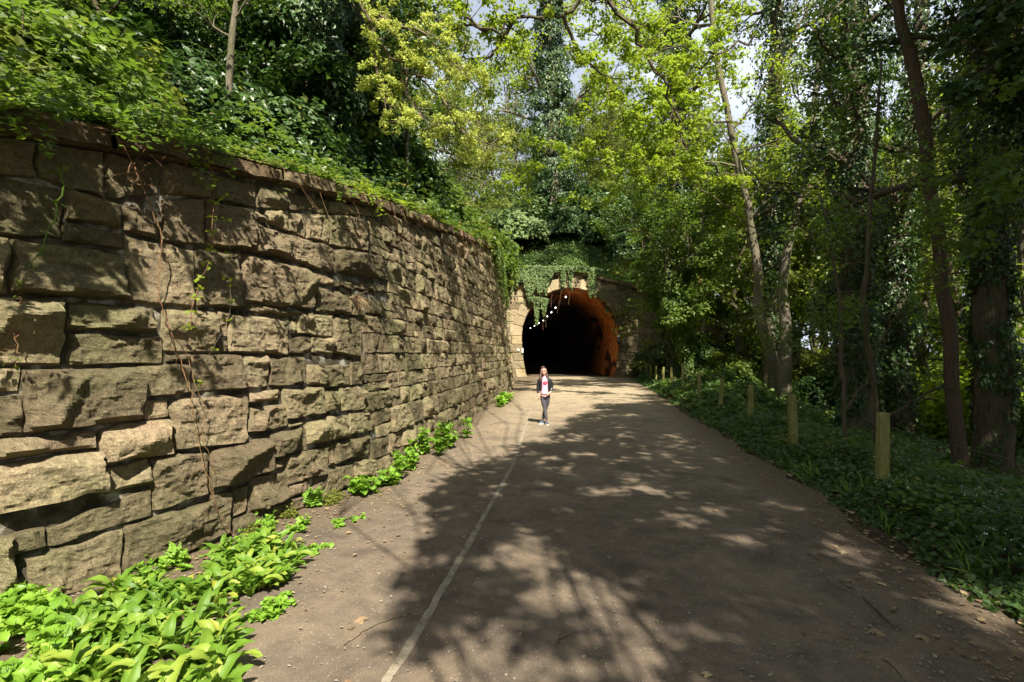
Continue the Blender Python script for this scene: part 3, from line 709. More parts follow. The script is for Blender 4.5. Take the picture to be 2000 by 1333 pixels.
def leaves(mb, P, Nr, size, tpl, rg, along=None, tint=None, jn=.5):
    P = np.asarray(P, float); n = len(P)
    if n == 0: return
    Nr = unit(np.asarray(Nr, float) + rg.normal(0, jn, (n, 3)))
    a = rg.normal(0, 1, (n, 3)) if along is None else np.asarray(along, float) + rg.normal(0, .35, (n, 3))
    Yv = unit(a - Nr * (a * Nr).sum(1, keepdims=True)); Xv = np.cross(Yv, Nr)
    tv, tf = TPL[tpl]; tf = np.array(tf)
    sz = np.broadcast_to(np.asarray(size, float), (n,)) * rg.uniform(.65, 1.3, n)
    V = P[:, None, :] + sz[:, None, None] * (tv[None, :, 0, None] * Xv[:, None, :] + tv[None, :, 1, None] * Yv[:, None, :] + tv[None, :, 2, None] * Nr[:, None, :])
    k = len(tv); Fi = (np.arange(n)[:, None, None] * k + tf[None]).reshape(-1, 3)
    if tint is None: tint = rg.beta(2.2, 2.2, n)
    mb.add(V.reshape(-1, 3), Fi, np.repeat(np.clip(tint, 0, 1), k))
def clusters(mb, C, r, m, size, tpl, rg, flatz=.6, up=.7, tint=None, **kw):
    """m leaves round each centre C"""
    C = np.asarray(C, float); n = len(C)
    r = np.broadcast_to(np.asarray(r, float), (n,))
    D = unit(rg.normal(0, 1, (n * m, 3))) * rg.uniform(.15, 1, (n * m, 1))**.6
    D[:, 2] *= flatz
    P = np.repeat(C, m, 0) + D * np.repeat(r, m)[:, None]
    ct = np.repeat(rg.uniform(.2, .8, n), m) if tint is None else np.repeat(np.broadcast_to(tint, (n,)), m)
    leaves(mb, P, D * .9 + np.array([0, 0, up]), size, tpl, rg, tint=ct + rg.normal(0, .16, n * m), **kw)
def wob(a, b, n, amp, rg, sag=0.0):
    a = np.asarray(a, float); b = np.asarray(b, float); t = np.linspace(0, 1, n)[:, None]
    L = np.linalg.norm(b - a); P = a + (b - a) * t
    w = rg.normal(0, 1, (n, 3)).cumsum(0); w -= w[0] + (w[-1] - w[0]) * t
    P = P + w * amp * L / max(1, n)**.8; P[:, 2] -= sag * L * (4 * t * (1 - t))[:, 0]
    return P
def branch(mb, start, d, L, r, lev, rg, tips, up=.25, split=4, sides=5):
    """recursive twiggy limb; tips gets (point) list"""
    n = 6; P = [np.asarray(start, float)]; d = unit(np.asarray(d, float))
    for i in range(n):
        d = unit(d + rg.normal(0, .16, 3) + np.array([0, 0, up * .15])); P.append(P[-1] + d * L / n)
    P = np.array(P); mb.tube(P, np.linspace(r, r * .45, n + 1), max(3, sides), cap=False)
    if lev == 0:
        tips.extend([P[-1], P[-3], P[3]]); return
    for k in range(split):
        i = rg.integers(2, n + 1); t = unit(P[min(i, n)] - P[i - 1])
        s = unit(np.cross(t, rg.normal(0, 1, 3))); dd = unit(t * rg.uniform(.5, 1) + s * rg.uniform(.5, 1.0) + np.array([0, 0, up * .5]))
        branch(mb, P[i], dd, L * rg.uniform(.5, .75), r * .5, lev - 1, rg, tips, up, split, sides - 1)

TREE_GROUP = 'woodland trees around the path'
def column(mb, path, R, nleaf, size, rg, lump=.45, tpl='ivy', droop=True, tint=None):
    """ivy sleeve round a trunk path"""
    P = np.asarray(path, float); n = len(P); t = rg.uniform(0, n - 1.001, nleaf); i = t.astype(int); f = (t - i)[:, None]
    C = P[i] * (1 - f) + P[i + 1] * f; th = rg.uniform(0, 2 * math.pi, nleaf)
    Rr = np.interp(t, np.arange(n), np.broadcast_to(R, (n,)))
    o = np.stack([np.cos(th), np.sin(th), 0 * th], 1)
    lum = fbm(C[:, 2] * 1.1 + P[0][0], th * 1.0, P[0][1], 77, 3)
    rr = Rr * (1 + lump * lum) * rg.uniform(.45, 1.05, nleaf)**.5
    Q = C + o * rr[:, None]
    tt = .45 + .25 * lum + rg.normal(0, .16, nleaf) if tint is None else tint + rg.normal(0, .16, nleaf)
    leaves(mb, Q, o + np.array([0, 0, .35]), size, tpl, rg, along=o * .4 + np.array([0, 0, -1.0]) if droop else None, tint=tt, jn=.4)
def bush_mesh(name, rx, ry, rz, nleaf, size, mat, seed, tpl='ivy', lump=.35):
    rg = np.random.default_rng(seed); mb = MB()
    D = unit(rg.normal(0, 1, (nleaf, 3))); D[:, 2] = np.abs(D[:, 2]) * 1.0 - .12
    D = unit(D); l = fbm(D[:, 0] * 2.3 + seed, D[:, 1] * 2.3, D[:, 2] * 2.3, 91, 4)
    r = (1 + lump * l) * rg.uniform(.5, 1.03, nleaf)**.45
    P = D * r[:, None] * np.array([rx, ry, rz]); keep = P[:, 2] > -.25 * rz; P, D, l = P[keep], D[keep], l[keep]
    leaves(mb, P, D + np.array([0, 0, .5]), size, tpl, rg, tint=.45 + .3 * l + rg.normal(0, .17, len(P)), jn=.5)
    return mb.mesh(name, mat)
def stems_mesh(name, rx, rz, n, mat, seed, r=.03):
    rg = np.random.default_rng(seed); mb = MB()
    for _ in range(n):
        a = rg.uniform(0, 6.28); mb.tube(wob((0, 0, -.2), (math.cos(a) * rx * rg.uniform(.3, .95), math.sin(a) * rx * rg.uniform(.3, .95), rz * rg.uniform(.6, 1)), 7, .25, rg), np.linspace(r, r * .3, 7), 4, cap=False)
    return mb.mesh(name, mat)

# ------------------------------------------------------------------ fence
fx = lambda y: float(edge_x(y)) + .65
post_y = [3.4, 5.96, 8.5, 10.95, 13.6, 16.2, 19.0, 21.8, 24.4, 27.0, 29.6, 32.0, 34.2]
fence = thing('wire_fence', 'low fence of square yellowish wooden posts and wires beside the path', 'fence', (0, 0, 0))
rg = np.random.default_rng(17); tops = []
for i, y in enumerate(post_y):
    x = fx(y); z0 = float(ground_z(x, y)) - .3; h = .98 + rg.uniform(-.03, .03)
    if i < 2: h = .96
    w = .045 if i > 2 else .050
    mb = MB(); hgt = np.array([0, .3, .6, .9, h + .3 - .012, h + .3]); rr = np.array([1, 1, 1, 1, 1, .90])
    pr = []
    for hh, r_ in zip(hgt, rr):
        for sx_, sy_ in ((-1, -1), (1, -1), (1, 1), (-1, 1)):
            pr.append((sx_ * w * r_ + .002 * rg.normal(), sy_ * w * r_, hh))
    Fq = [[a * 4 + b, a * 4 + (b + 1) % 4, a * 4 + 4 + (b + 1) % 4, a * 4 + 4 + b] for a in range(5) for b in range(4)] + [[20, 21, 22, 23]]
    mb.add(pr, Fq, rg.random()); o = mb.build('post', M['postwood'], fence)
    o.location = (x, y, z0); tl = rg.normal(0, .026, 2); o.rotation_euler = (tl[0], tl[1], math.atan(.159) * -1 + rg.normal(0, .05))
    tops.append((x, y, z0 + .3))
for hh in (.86, .52, .2):
    mb = MB(); pts = []
    for a, b in zip(tops[:-1], tops[1:]):
        for t in np.linspace(0, 1, 7)[:-1]:
            pts.append((a[0] + (b[0] - a[0]) * t - .06, a[1] + (b[1] - a[1]) * t, a[2] + (b[2] - a[2]) * t + hh - .05 * 4 * t * (1 - t)))
    mb.tube(pts, .0015, 4, cap=False); mb.build('wire', M['galvanised_wire'], fence)

# ------------------------------------------------------------------ trees in view
def trunk_from_px(pts, r_px_list, rg, n=14):
    """pts: (px,py,D) from base up"""
    P = np.array([at(*p) for p in pts]); R = np.array([r * p[2] / F / 2 for r, p in zip(r_px_list, pts)])
    t = np.linspace(0, 1, len(P)); tt = np.linspace(0, 1, n)
    Q = np.stack([np.interp(tt, t, P[:, k]) for k in range(3)], 1); Rr = np.interp(tt, t, R)
    L = np.linalg.norm(Q[-1] - Q[0]); Q[1:-1] += rg.normal(0, .0028 * L, (n - 2, 3)) * np.array([1, 1, 0])
    return Q, Rr
def make_tree(name, label, cat, pts, rpx, bark, seed, ivy=None, limbs=0, limb_len=3, crown=None, z_from=.35, group=TREE_GROUP, down=2.2, updir=.3, lev=2, side=None, split=4):
    """ivy: (R list (m), nleaf, size, mat) ; crown: (leaf mat, size, per tip, cluster r, template)"""
    rg = np.random.default_rng(seed); Q, Rr = trunk_from_px(pts, rpx, rg)
    base = Q[0].copy(); t = thing(name, label, cat, tuple(base), group)
    Q = Q - base; Q = np.vstack([Q[0] - np.array([0, 0, down]), Q]); Rr = np.concatenate([[Rr[0] * 1.35], Rr])
    Rr[1] *= 1.12
    mb = MB(); mb.tube(Q, Rr, 10, rough=.10, seed=seed); tips = []
    n = len(Q)
    for k in range(limbs):
        f = rg.uniform(z_from, 1.0) * (n - 1.01); i = int(f); p = Q[i] + (Q[i + 1] - Q[i]) * (f - i)
        a = rg.uniform(0, 6.28) if side is None else side + rg.normal(0, .7); d = np.array([math.cos(a), math.sin(a), rg.uniform(.0, .8)])
        branch(mb, p, d, limb_len * rg.uniform(.6, 1.2), Rr[i] * .42, lev, rg, tips, updir, split)
    mb.build('trunk', M[bark], t, smooth=True)
    if ivy:
        mb = MB(); R_, nl, sz, mt = ivy; column(mb, Q, np.interp(np.linspace(0, 1, n), np.linspace(0, 1, len(R_)), R_), nl, sz, rg)
        mb.build('ivy', M[mt], t)
    if crown and tips:
        mt, sz, per, cr, tp = crown; mb = MB(); clusters(mb, np.array(tips), cr, per, sz, tp, rg, flatz=.55, up=1.0)
        mb.build('crown', M[mt], t)
    return t

gz = lambda px, py, D: None
# right-hand wood ---------------------------------------------------
make_tree('tree', 'bare brown trunk leaning left over the wood edge, nearest to the camera', 'tree',
          [(1876, 905, 8.8), (1868, 800, 8.8), (1852, 620, 8.8), (1840, 480, 8.9), (1812, 300, 9), (1795, 190, 9), (1765, 60, 9.1), (1748, -40, 9.2), (1725, -220, 9.4)], [25, 24, 24, 24, 23, 22, 20, 18, 14], 'bark_red', 31, limbs=3, limb_len=1.6, crown=('olive', .07, 10, .22, 'broad'), z_from=.45)
make_tree('tree', 'thick dark trunk wrapped in ivy at the right edge', 'tree',
          [(1935, 985, 9.4), (1938, 700, 9.4), (1930, 400, 9.5), (1940, 150, 9.6), (1950, -120, 9.8)], [70, 60, 55, 50, 45], 'bark', 32,
          ivy=([.26, .30, .42, .62, .8], 15000, .085, 'ivy'), limbs=8, limb_len=2.0, crown=('ivy', .09, 26, .42, 'ivy'), z_from=.5)
make_tree('tree', 'tall dark ivy-covered trunk behind the second fence post', 'tree',
          [(1668, 860, 13.5), (1668, 700, 13.5), (1665, 400, 13.6), (1670, 100, 13.8), (1665, -140, 14)], [70, 52, 50, 45, 36], 'bark', 33,
          ivy=([.40, .52, .6, .82, .85], 17000, .10, 'ivy'), limbs=7, limb_len=1.8, crown=('ivy', .10, 20, .4, 'ivy'), z_from=.3)
make_tree('tree', 'slim grey forked sapling behind the nearest fence post', 'tree',
          [(1712, 850, 8.4), (1706, 740, 8.4), (1690, 640, 8.4), (1688, 560, 8.4), (1698, 430, 8.5), (1708, 280, 8.6), (1722, 120, 8.8)], [11, 10, 10, 9, 8, 6, 4], 'bark', 34, limbs=6, limb_len=1.4, crown=('mid', .07, 9, .25, 'broad'), z_from=.3)
make_tree('tree', 'slim dark sapling between the two nearest fence posts', 'tree',
          [(1655, 935, 7.6), (1650, 800, 7.6), (1640, 700, 7.6), (1640, 560, 7.8), (1600, 380, 8)], [9, 8, 8, 7, 5], 'bark', 35, limbs=6, limb_len=1.2, crown=('mid', .06, 9, .22, 'broad'), z_from=.4)
make_tree('tree', 'dark ivy-wrapped trunk with leaning branch in the middle of the wood', 'tree',
          [(1758, 790, 15), (1745, 620, 15), (1755, 420, 15), (1790, 200, 15), (1800, -80, 15)], [46, 40, 36, 30, 22], 'bark', 36,
          ivy=([.45, .55, .6, .5, .5], 9000, .11, 'ivy'), limbs=8, limb_len=2.4, crown=('olive', .10, 16, .4, 'broad'), z_from=.4)
make_tree('tree', 'pale slender trunk leaning left, patchily lit by the sun', 'tree',
          [(1515, 735, 22), (1492, 660, 22), (1478, 560, 22), (1470, 460, 22), (1455, 380, 22), (1432, 280, 22), (1400, 120, 22), (1385, -60, 22)], [26, 20, 17, 15, 13, 12, 11, 8], 'bark_pale', 37, limbs=9, limb_len=2.6, crown=('lime', .13, 10, .45, 'broad'), z_from=.45)
make_tree('tree', 'pale straight trunk beside the leaning one, with peeling bark', 'tree',
          [(1532, 740, 21), (1533, 640, 21), (1530, 520, 21), (1552, 430, 21), (1575, 340, 21), (1590, 200, 21), (1602, 60, 21), (1610, -80, 21)], [24, 22, 18, 12, 11, 10, 9, 7], 'bark_pale', 38, limbs=9, limb_len=2.4, crown=('olive', .13, 8, .45, 'broad'), z_from=.45)
make_tree('tree', 'dark upright trunk with ivy high up, behind the two pale trunks', 'tree',
          [(1507, 745, 24), (1508, 600, 24), (1510, 420, 24), (1512, 200, 24), (1520, -60, 24)], [34, 30, 30, 26, 20], 'bark', 39,
          ivy=([.2, .35, .75, .8, .9], 9000, .15, 'ivy'), limbs=8, limb_len=3, crown=('olive', .15, 12, .5, 'broad'), z_from=.5)
make_tree('tree', 'ivy-covered trunk standing to the right of the tunnel arch', 'tree',
          [(1322, 640, 28), (1325, 480, 28), (1322, 300, 28), (1318, 120, 28), (1310, -80, 28)], [30, 28, 26, 24, 18], 'bark', 40,
          ivy=([.9, 1.0, .9, .95, .8], 12000, .17, 'ivy'), limbs=8, limb_len=3.5, crown=('lime', .17, 12, .6, 'maple'), z_from=.35)
make_tree('tree', 'thin trunk with green leaves in front of the dark wing wall', 'tree',
          [(1345, 720, 26), (1330, 650, 26), (1300, 560, 26), (1310, 430, 26)], [14, 12, 10, 6], 'bark_pale', 41,
          ivy=([.2, .5, 1.1, .9], 6500, .15, 'mid'), limbs=9, limb_len=2.6, crown=('mid', .15, 22, .55, 'ivy'), z_from=.3)
make_tree('tree', 'ivy-clad tree standing on the slope above the tunnel mouth', 'tree',
          [(1085, 400, 42), (1084, 330, 42), (1076, 230, 42), (1082, 150, 42), (1070, 60, 42), (1076, -20, 42)], [22, 20, 18, 14, 10, 8], 'bark_pale', 42,
          ivy=([1.9, 2.1, 1.9, 1.3, 1.25, .8], 14000, .22, 'ivy'), limbs=10, limb_len=5, crown=('lime', .24, 10, .8, 'broad'), z_from=.35, down=2.5)
# left bank ---------------------------------------------------------
make_tree('tree', 'slender bare trunk lit by the sun on the bank above the wall', 'tree',
          [(448, 275, 9.2), (446, 200, 9.2), (450, 120, 9.2), (458, 40, 9.2), (466, -60, 9.2)], [12, 12, 13, 12, 9], 'bark_pale', 43, limbs=3, limb_len=1.2, crown=('mid', .08, 8, .3, 'ivy'), z_from=.5)
make_tree('tree', 'large ivy-smothered tree on the bank with glossy hanging ivy', 'tree',
          [(610, 300, 12.5), (612, 180, 12.5), (608, 60, 12.5), (600, -120, 12.8)], [40, 36, 32, 26], 'bark', 44,
          ivy=([.45, 1.25, 1.5, 1.5], 26000, .115, 'ivy'), limbs=10, limb_len=2.2, crown=('ivy', .12, 34, .6, 'ivy'), z_from=.3)
make_tree('tree', 'ivy-clad tree on the bank behind the yellow-green blossom', 'tree',
          [(722, 330, 15.5), (725, 200, 15.5), (718, 60, 15.5), (712, -120, 15.8)], [34, 30, 28, 22], 'bark', 45,
          ivy=([.4, .9, 1.4, 1.4], 15000, .13, 'ivy'), limbs=8, limb_len=2.4, crown=('ivy', .13, 26, .6, 'ivy'), z_from=.3)
make_tree('tree', 'thin straight trunk on the bank in deep shade above the coping', 'tree',
          [(793, 372, 17), (795, 300, 17), (794, 220, 17), (790, 80, 17)], [9, 8, 8, 6], 'bark_pale', 46, limbs=6, limb_len=2.4, crown=('mid', .12, 10, .5, 'ivy'), z_from=.4)
make_tree('tree', 'pair of dark stems rising through the undergrowth at top left', 'tree',
          [(205, 190, 8.6), (200, 110, 8.6), (192, 30, 8.6), (180, -60, 8.6)], [13, 12, 11, 9], 'bark', 47, limbs=6, limb_len=1.6, crown=('mid', .08, 10, .3, 'ivy'), z_from=.3)
make_tree('tree', 'dark holly-like tree on the bank left of the slender lit trunk', 'tree',
          [(330, 230, 11), (335, 120, 11), (330, 0, 11), (325, -150, 11)], [20, 18, 16, 12], 'bark', 48,
          ivy=([1.0, 1.3, 1.4, 1.3], 20000, .085, 'ivy'), limbs=6, limb_len=1.8, crown=('ivy', .085, 24, .5, 'diamond'), z_from=.3)

# sprays of leaves and blossom hanging into the view ----------------
def spray(name, label, cat, polys, rr, bark, mat, size, per, cr, tpl, seed, twigs=6, tlen=.8, spacing=.35, up=.8, group=None):
    rg = np.random.default_rng(seed); base = at(*polys[0][0]); t = thing(name, label, cat, tuple(base), group)
    mb = MB(); tips = []
    for pl in polys:
        P = np.array([at(*p) for p in pl]) - base; tt = np.linspace(0, 1, len(P)); n = max(8, len(P) * 4); t2 = np.linspace(0, 1, n)
        Q = np.stack([np.interp(t2, tt, P[:, k]) for k in range(3)], 1); L = np.linalg.norm(np.diff(Q, axis=0), axis=1).sum()
        Q[1:-1] += rg.normal(0, .012 * L, (n - 2, 3))
        mb.tube(Q, np.linspace(rr, rr * .25, n), 5, cap=False)
        for _ in range(int(twigs * L / 2)):
            i = rg.integers(1, n); d = unit(Q[i] - Q[i - 1]) * .7 + rg.normal(0, .6, 3)
            branch(mb, Q[i], d, tlen * rg.uniform(.5, 1.2), rr * .3, 1, rg, tips, up=0, split=2, sides=3)
    mb.build('branch', M[bark], t); mb = MB()
    clusters(mb, np.array(tips), cr, per, size, tpl, rg, flatz=.5, up=up); mb.build('foliage', M[mat], t)
    return t
spray('blossom_branch', 'sunlit branch with pale yellow-green blossom hanging from the upper left', 'branch',
      [[(690, -60, 9.5), (715, 60, 9.8), (790, 130, 10.2), (850, 180, 10.6), (930, 235, 11)], [(730, 70, 9.8), (735, 150, 9.9), (760, 240, 10.1)], [(790, 130, 10.2), (800, 190, 10.2), (840, 250, 10.4)],
       [(800, 40, 10), (870, 110, 10.5), (950, 190, 11)], [(740, 30, 9.8), (800, 60, 10.2), (840, 90, 10.4)], [(860, 185, 10.6), (900, 260, 10.8), (970, 285, 11)]], .035, 'twig', 'flower_lime', .05, 22, .11, 'broad', 61, twigs=17, tlen=.55, up=1.0)
spray('maple_branch', 'dark bough of bright lime leaves crossing the top of the view', 'branch',
      [[(1235, -80, 15), (1180, -10, 15), (1100, 30, 15), (1000, 45, 15), (950, 62, 15), (850, 40, 15), (760, -20, 15)], [(1000, 45, 15), (960, 110, 15.5), (900, 120, 16)], [(950, 62, 15), (880, 10, 15)], [(1100, 30, 15), (1140, 120, 15.5), (1210, 170, 16)], [(1180, -10, 15), (1250, 80, 15), (1300, 170, 15), (1330, 270, 15.5)], [(1060, 40, 15), (1090, -40, 15)]],
      .07, 'bark', 'lime', .10, 14, .26, 'maple', 62, twigs=8, tlen=.9)
spray('maple_branch', 'sunlit lime-leaved boughs reaching left in front of the sky gap', 'branch',
      [[(1480, 60, 20), (1400, 110, 20), (1310, 170, 20), (1230, 220, 20), (1150, 300, 20.5), (1060, 330, 21)], [(1400, 110, 20), (1330, 90, 20), (1250, 110, 20), (1180, 90, 20)], [(1310, 170, 20), (1260, 260, 20), (1240, 340, 20)], [(1450, 350, 20), (1380, 320, 20), (1290, 300, 20), (1230, 280, 20)], [(1440, 240, 20), (1350, 240, 20), (1290, 220, 20)]],
      .05, 'bark', 'lime', .13, 15, .34, 'maple', 63, twigs=7, tlen=1.3)
spray('bare_branch', 'long bare branch with a few fresh leaves reaching down from the right', 'branch',
      [[(1500, 470, 16), (1440, 420, 16), (1380, 372, 16), (1320, 350, 16), (1260, 340, 16)], [(1660, -20, 12), (1600, 60, 12), (1530, 120, 12), (1440, 170, 12.5), (1370, 210, 13)], [(1520, 385, 15), (1450, 320, 15), (1400, 230, 15), (1380, 130, 15)]],
      .022, 'twig', 'lime', .09, 4, .2, 'maple', 64, twigs=5, tlen=.9)
spray('dark_branch', 'unlit leafy branch hanging down at the top right corner', 'branch',
      [[(2010, -40, 5.5), (1960, 30, 5.6), (1890, 80, 5.8), (1830, 110, 6)], [(2020, 60, 5.5), (1960, 120, 5.6), (1900, 150, 5.7)]], .02, 'bark', 'ivy', .09, 12, .16, 'maple', 65, twigs=9, tlen=.35)
spray('leafy_branch', 'green leafy branch in the shade at the right edge', 'branch',
      [[(2040, 220, 6.5), (1970, 280, 6.6), (1920, 330, 6.7)], [(2040, 300, 6.5), (1980, 350, 6.5), (1930, 400, 6.6)], [(2040, 380, 6.5), (1990, 420, 6.5), (1950, 470, 6.6)]], .012, 'bark', 'mid', .07, 14, .2, 'maple', 66, twigs=9, tlen=.5)
spray('dark_branch', 'broken branch leaning from the ground beside the bare leaning trunk', 'branch',
      [[(1710, 830, 9.5), (1770, 790, 9.4), (1830, 758, 9.2), (1865, 750, 9)], [(1850, 230, 9.2), (1885, 200, 9.6), (1920, 170, 9.8)], [(1640, 810, 10.5), (1700, 730, 10.5), (1730, 640, 10.5), (1760, 560, 10.5)]], .035, 'bark', 'ivy', .07, 3, .15, 'ivy', 67, twigs=3, tlen=.6)
spray('ivy_tendrils', 'sunlit ivy trailing down in front of the dark wing wall', 'ivy',
      [[(1270, 480, 27), (1280, 560, 27), (1285, 640, 27)], [(1300, 470, 27), (1310, 540, 27), (1300, 600, 27)], [(1330, 480, 27), (1340, 560, 27), (1335, 640, 27)], [(1255, 470, 27), (1262, 540, 27)]], .02, 'twig', 'mid', .14, 14, .3, 'ivy', 68, twigs=8, tlen=.6)

# ------------------------------------------------------------------ shade trees standing behind and beside the camera
HC = SUNDIR / SUNDIR[2]
def sun_up(x, y, h): return np.stack([x + HC[0] * h, y + HC[1] * h, h + 0 * x], -1)
def canopy(label, trunk, pts, hts, seed, mat='lime', per=22, cr=.36, size=.115, ngroup=9, name='shade_tree'):
    rg = np.random.default_rng(seed); T = np.array(trunk, float); t = thing(name, label, 'tree', tuple(T), TREE_GROUP)
    C = (sun_up(pts[:, 0], pts[:, 1], hts) if pts.shape[1] == 2 else pts + HC * hts[:, None]) - T
    _u, _v = proj(C + T); _in = (_u > -80) & (_u < 2080) & (_v > -60) & ((C + T)[:, 1] < 8.5) & ((C + T)[:, 1] > .1); C = C[~_in]
    mb = MB(); top = np.array([0, 0, 5.5]); mb.tube(wob((0, 0, -.4), top, 8, .06, rg), np.linspace(.26, .18, 8), 10, rough=.1)
    cen = C[rg.choice(len(C), ngroup, replace=False)]
    for _ in range(6):
        lab_ = np.argmin(((C[:, None] - cen[None])**2).sum(-1), 1); cen = np.array([C[lab_ == k].mean(0) if (lab_ == k).any() else cen[k] for k in range(ngroup)])
    for k in range(ngroup):
        q = cen[k] - np.array([0, 0, .3]); P = wob(top * rg.uniform(.7, 1), q, 9, .16, rg); mb.tube(P, np.linspace(.020, .006, 9), 6, cap=False)
        for c_ in C[lab_ == k]:
            mb.tube(wob(P[rg.integers(5, 9)], c_, 5, .15, rg), np.linspace(.006, .002, 5), 3, cap=False)
    mb.build('trunk', M['bark'], t); mb = MB()
    clusters(mb, C, cr * rg.uniform(.7, 1.25, len(C)), per, size, 'maple', rg, flatz=.45, up=1.1)
    mb.build('crown', M[mat], t); return t
# where the photograph shows the path in shade (left limit of the shade for each distance)
LY = np.array([0, 2.2, 2.9, 4.05, 5.3, 6.5, 7.9, 8.9, 10.6, 12.5, 17, 18.9, 19.6])
LX = np.array([-.2, -.4, -.75, -1.0, -.95, -.9, -.7, .05, .45, 1.2, 3.0, 5.6, 7])
HP = [(1172, 1194, 60), (1228, 1182, 28), (1348, 1226, 48), (1244, 1142, 28), (952, 1218, 40), (1020, 1198, 34), (1076, 1186, 28), (1084, 1274, 45), (1240, 1302, 75), (1150, 1310, 40), (1000, 1315, 90), (900, 1270, 75), (1052, 1154, 38), (908, 1146, 24),
      (1000, 1074, 58), (1080, 1114, 42), (960, 1098, 48), (1152, 1122, 32), (1096, 1078, 22), (1040, 1046, 32), (1384, 994, 26), (1280, 1004, 14), (1340, 1024, 17), (1052, 970, 14), (1276, 956, 36), (1172, 958, 32), (1068, 946, 26), (1096, 916, 30),
      (1240, 926, 32), (1140, 886, 32), (1072, 894, 24), (1200, 900, 26), (1320, 905, 18), (1475, 1056, 32), (1657, 1051, 22), (1686, 1082, 30), (1566, 997, 24), (1494, 988, 16), (1468, 1000, 16), (1471, 1251, 18), (1936, 1218, 26), (1060, 860, 34), (1130, 850, 24), (1210, 852, 16), (1010, 1350, 40), (1965, 1180, 120), (1900, 1120, 22)]
HOLES = [(gnd(a, b)[0], gnd(a, b)[1], c * gnd(a, b)[1] / F) for a, b, c in HP]
def shade_pts(x0, x1, y0, y1, sp, rg, dens=1.0):
    n = int((x1 - x0) * (y1 - y0) / (sp * sp) * 1.0)
    p = np.stack([rg.uniform(x0, x1, n), rg.uniform(y0, y1, n)], 1)
    lim = np.interp(p[:, 1], LY, LX) + .25 * vnoise(p[:, 1] * 1.3, 0 * p[:, 1], 0, 3)
    k = (p[:, 0] > lim + .15) & (p[:, 1] < 19.6 - .0 * p[:, 0])
    for hx_, hy_, hr in HOLES: k &= ((p[:, 0] - hx_)**2 + ((p[:, 1] - hy_))**2) > (hr + .06)**2
    nz = vnoise(p[:, 0] * 1.5, p[:, 1] * 1.5, 0, 5)
    k &= (nz > -.62) | (p[:, 1] < 8.5)
    return p[k]
rg = np.random.default_rng(99)
P1 = shade_pts(-1.6, 5.4, 1.2, 7.2, .135, rg)
canopy('overhanging tree behind the camera whose crown shades the near path', (8.5, -7.5, 0), P1, rg.uniform(7.5, 9.5, len(P1)), 71, per=20, cr=.25, size=.10, ngroup=12)
P2 = shade_pts(-.8, 5.5, 7.2, 19.6, .19, rg)
canopy('overhanging tree right of the camera whose crown shades the far half of the path', (9.5, .5, float(ground_z(9.5, .5))), P2, 8.2 + .28 * np.clip(P2[:, 1] - 7, 0, 12) + rg.uniform(0, 1.4, len(P2)), 72, per=20, cr=.34, size=.12, ngroup=14)
P3 = shade_pts(3.4, 14, 0, 17, .28, rg)
canopy('tall tree right of the camera shading the fence and the undergrowth', (13, -5, float(ground_z(13, -5))), P3, rg.uniform(9, 13, len(P3)), 73, 'mid', per=26, cr=.48, size=.18, ngroup=14)

# boughs of a bank tree dappling the wall
rg = np.random.default_rng(98)
sA = w_unproj(480, 600)[0]; n = 1000; sa = rg.uniform(sL - 2.5, sA, n); za = Htop(sa) + .02 - rg.gamma(1.4, .36, n); P4 = wpos(sa, za); P4 = P4[(za > 1.3) & (vnoise(sa * 2.2, za * 2.2, 0, 141) > -.22)]
canopy('bank tree left of the viewpoint whose boughs dapple the near wall', (-8.5, -1.5, bank_z(-8.5, -1.5)), P4, rg.uniform(2.4, 3.6, len(P4)), 74, 'mid', per=11, cr=.16, size=.075, ngroup=8)
n = 520; sa = rg.uniform(sA + .3, WS[-1] - 9, n); za = rg.uniform(1.0, 5.6, n); k_ = (za < Htop(sa)) & (vnoise(sa * 1.1, za * 1.6, 0, 142) > -.2 + .9 * np.clip(2.6 - za, 0, 2)); P5 = wpos(sa, za)[k_]
canopy('overhanging tree behind the camera dappling the far half of the wall', (2.5, -6, 0), P5, np.maximum(4.0, (.69 * P5[:, 1] + 2.2 - P5[:, 2]) / 1.6) + rg.uniform(.3, 1.6, len(P5)), 75, 'lime', per=9, cr=.22, size=.09, ngroup=12)

# ------------------------------------------------------------------ background trees and bushes (copies)
def bg_tree(seed, mat, h=15, size=.2, per=16, lean=0):
    rg = np.random.default_rng(seed); mb = MB(); tips = []
    Q = wob((0, 0, -.8), (lean, 0, h * .8), 12, .10, rg); mb.tube(Q, np.linspace(.22, .07, 12), 7, rough=.1)
    for k in range(17):
        i = int(rg.integers(2, 12)); a = rg.uniform(0, 6.28)
        branch(mb, Q[i], (math.cos(a), math.sin(a), rg.uniform(.0, .6)), rg.uniform(2.0, 4.0), .06, 2, rg, tips, .3, 3, 4)
    tr = mb.mesh('trunk', M['bark'] if seed % 2 else M['bark_pale'])
    mb = MB(); clusters(mb, np.array(tips), .65, per, size, 'broad', rg, flatz=.55, up=.8); cr = mb.mesh('crown', M[mat])
    return tr, cr
BT = [bg_tree(201, 'lime', per=15), bg_tree(202, 'olive', per=17), bg_tree(203, 'mid', per=20), bg_tree(204, 'olive', 13, per=14), bg_tree(205, 'mid', 12, size=.095, per=30)]
def zground(x, y):
    if y > 36.5: return float(max(hill_z(x, y), ground_z(x, y)))
    i = np.argmin((WB[:, 0] - x)**2 + (WB[:, 1] - y)**2)
    if (x - WB[i, 0]) * WN[i, 0] + (y - WB[i, 1]) * WN[i, 1] > BAT * 3.3: return bank_z(x, y)
    return float(ground_z(x, y))
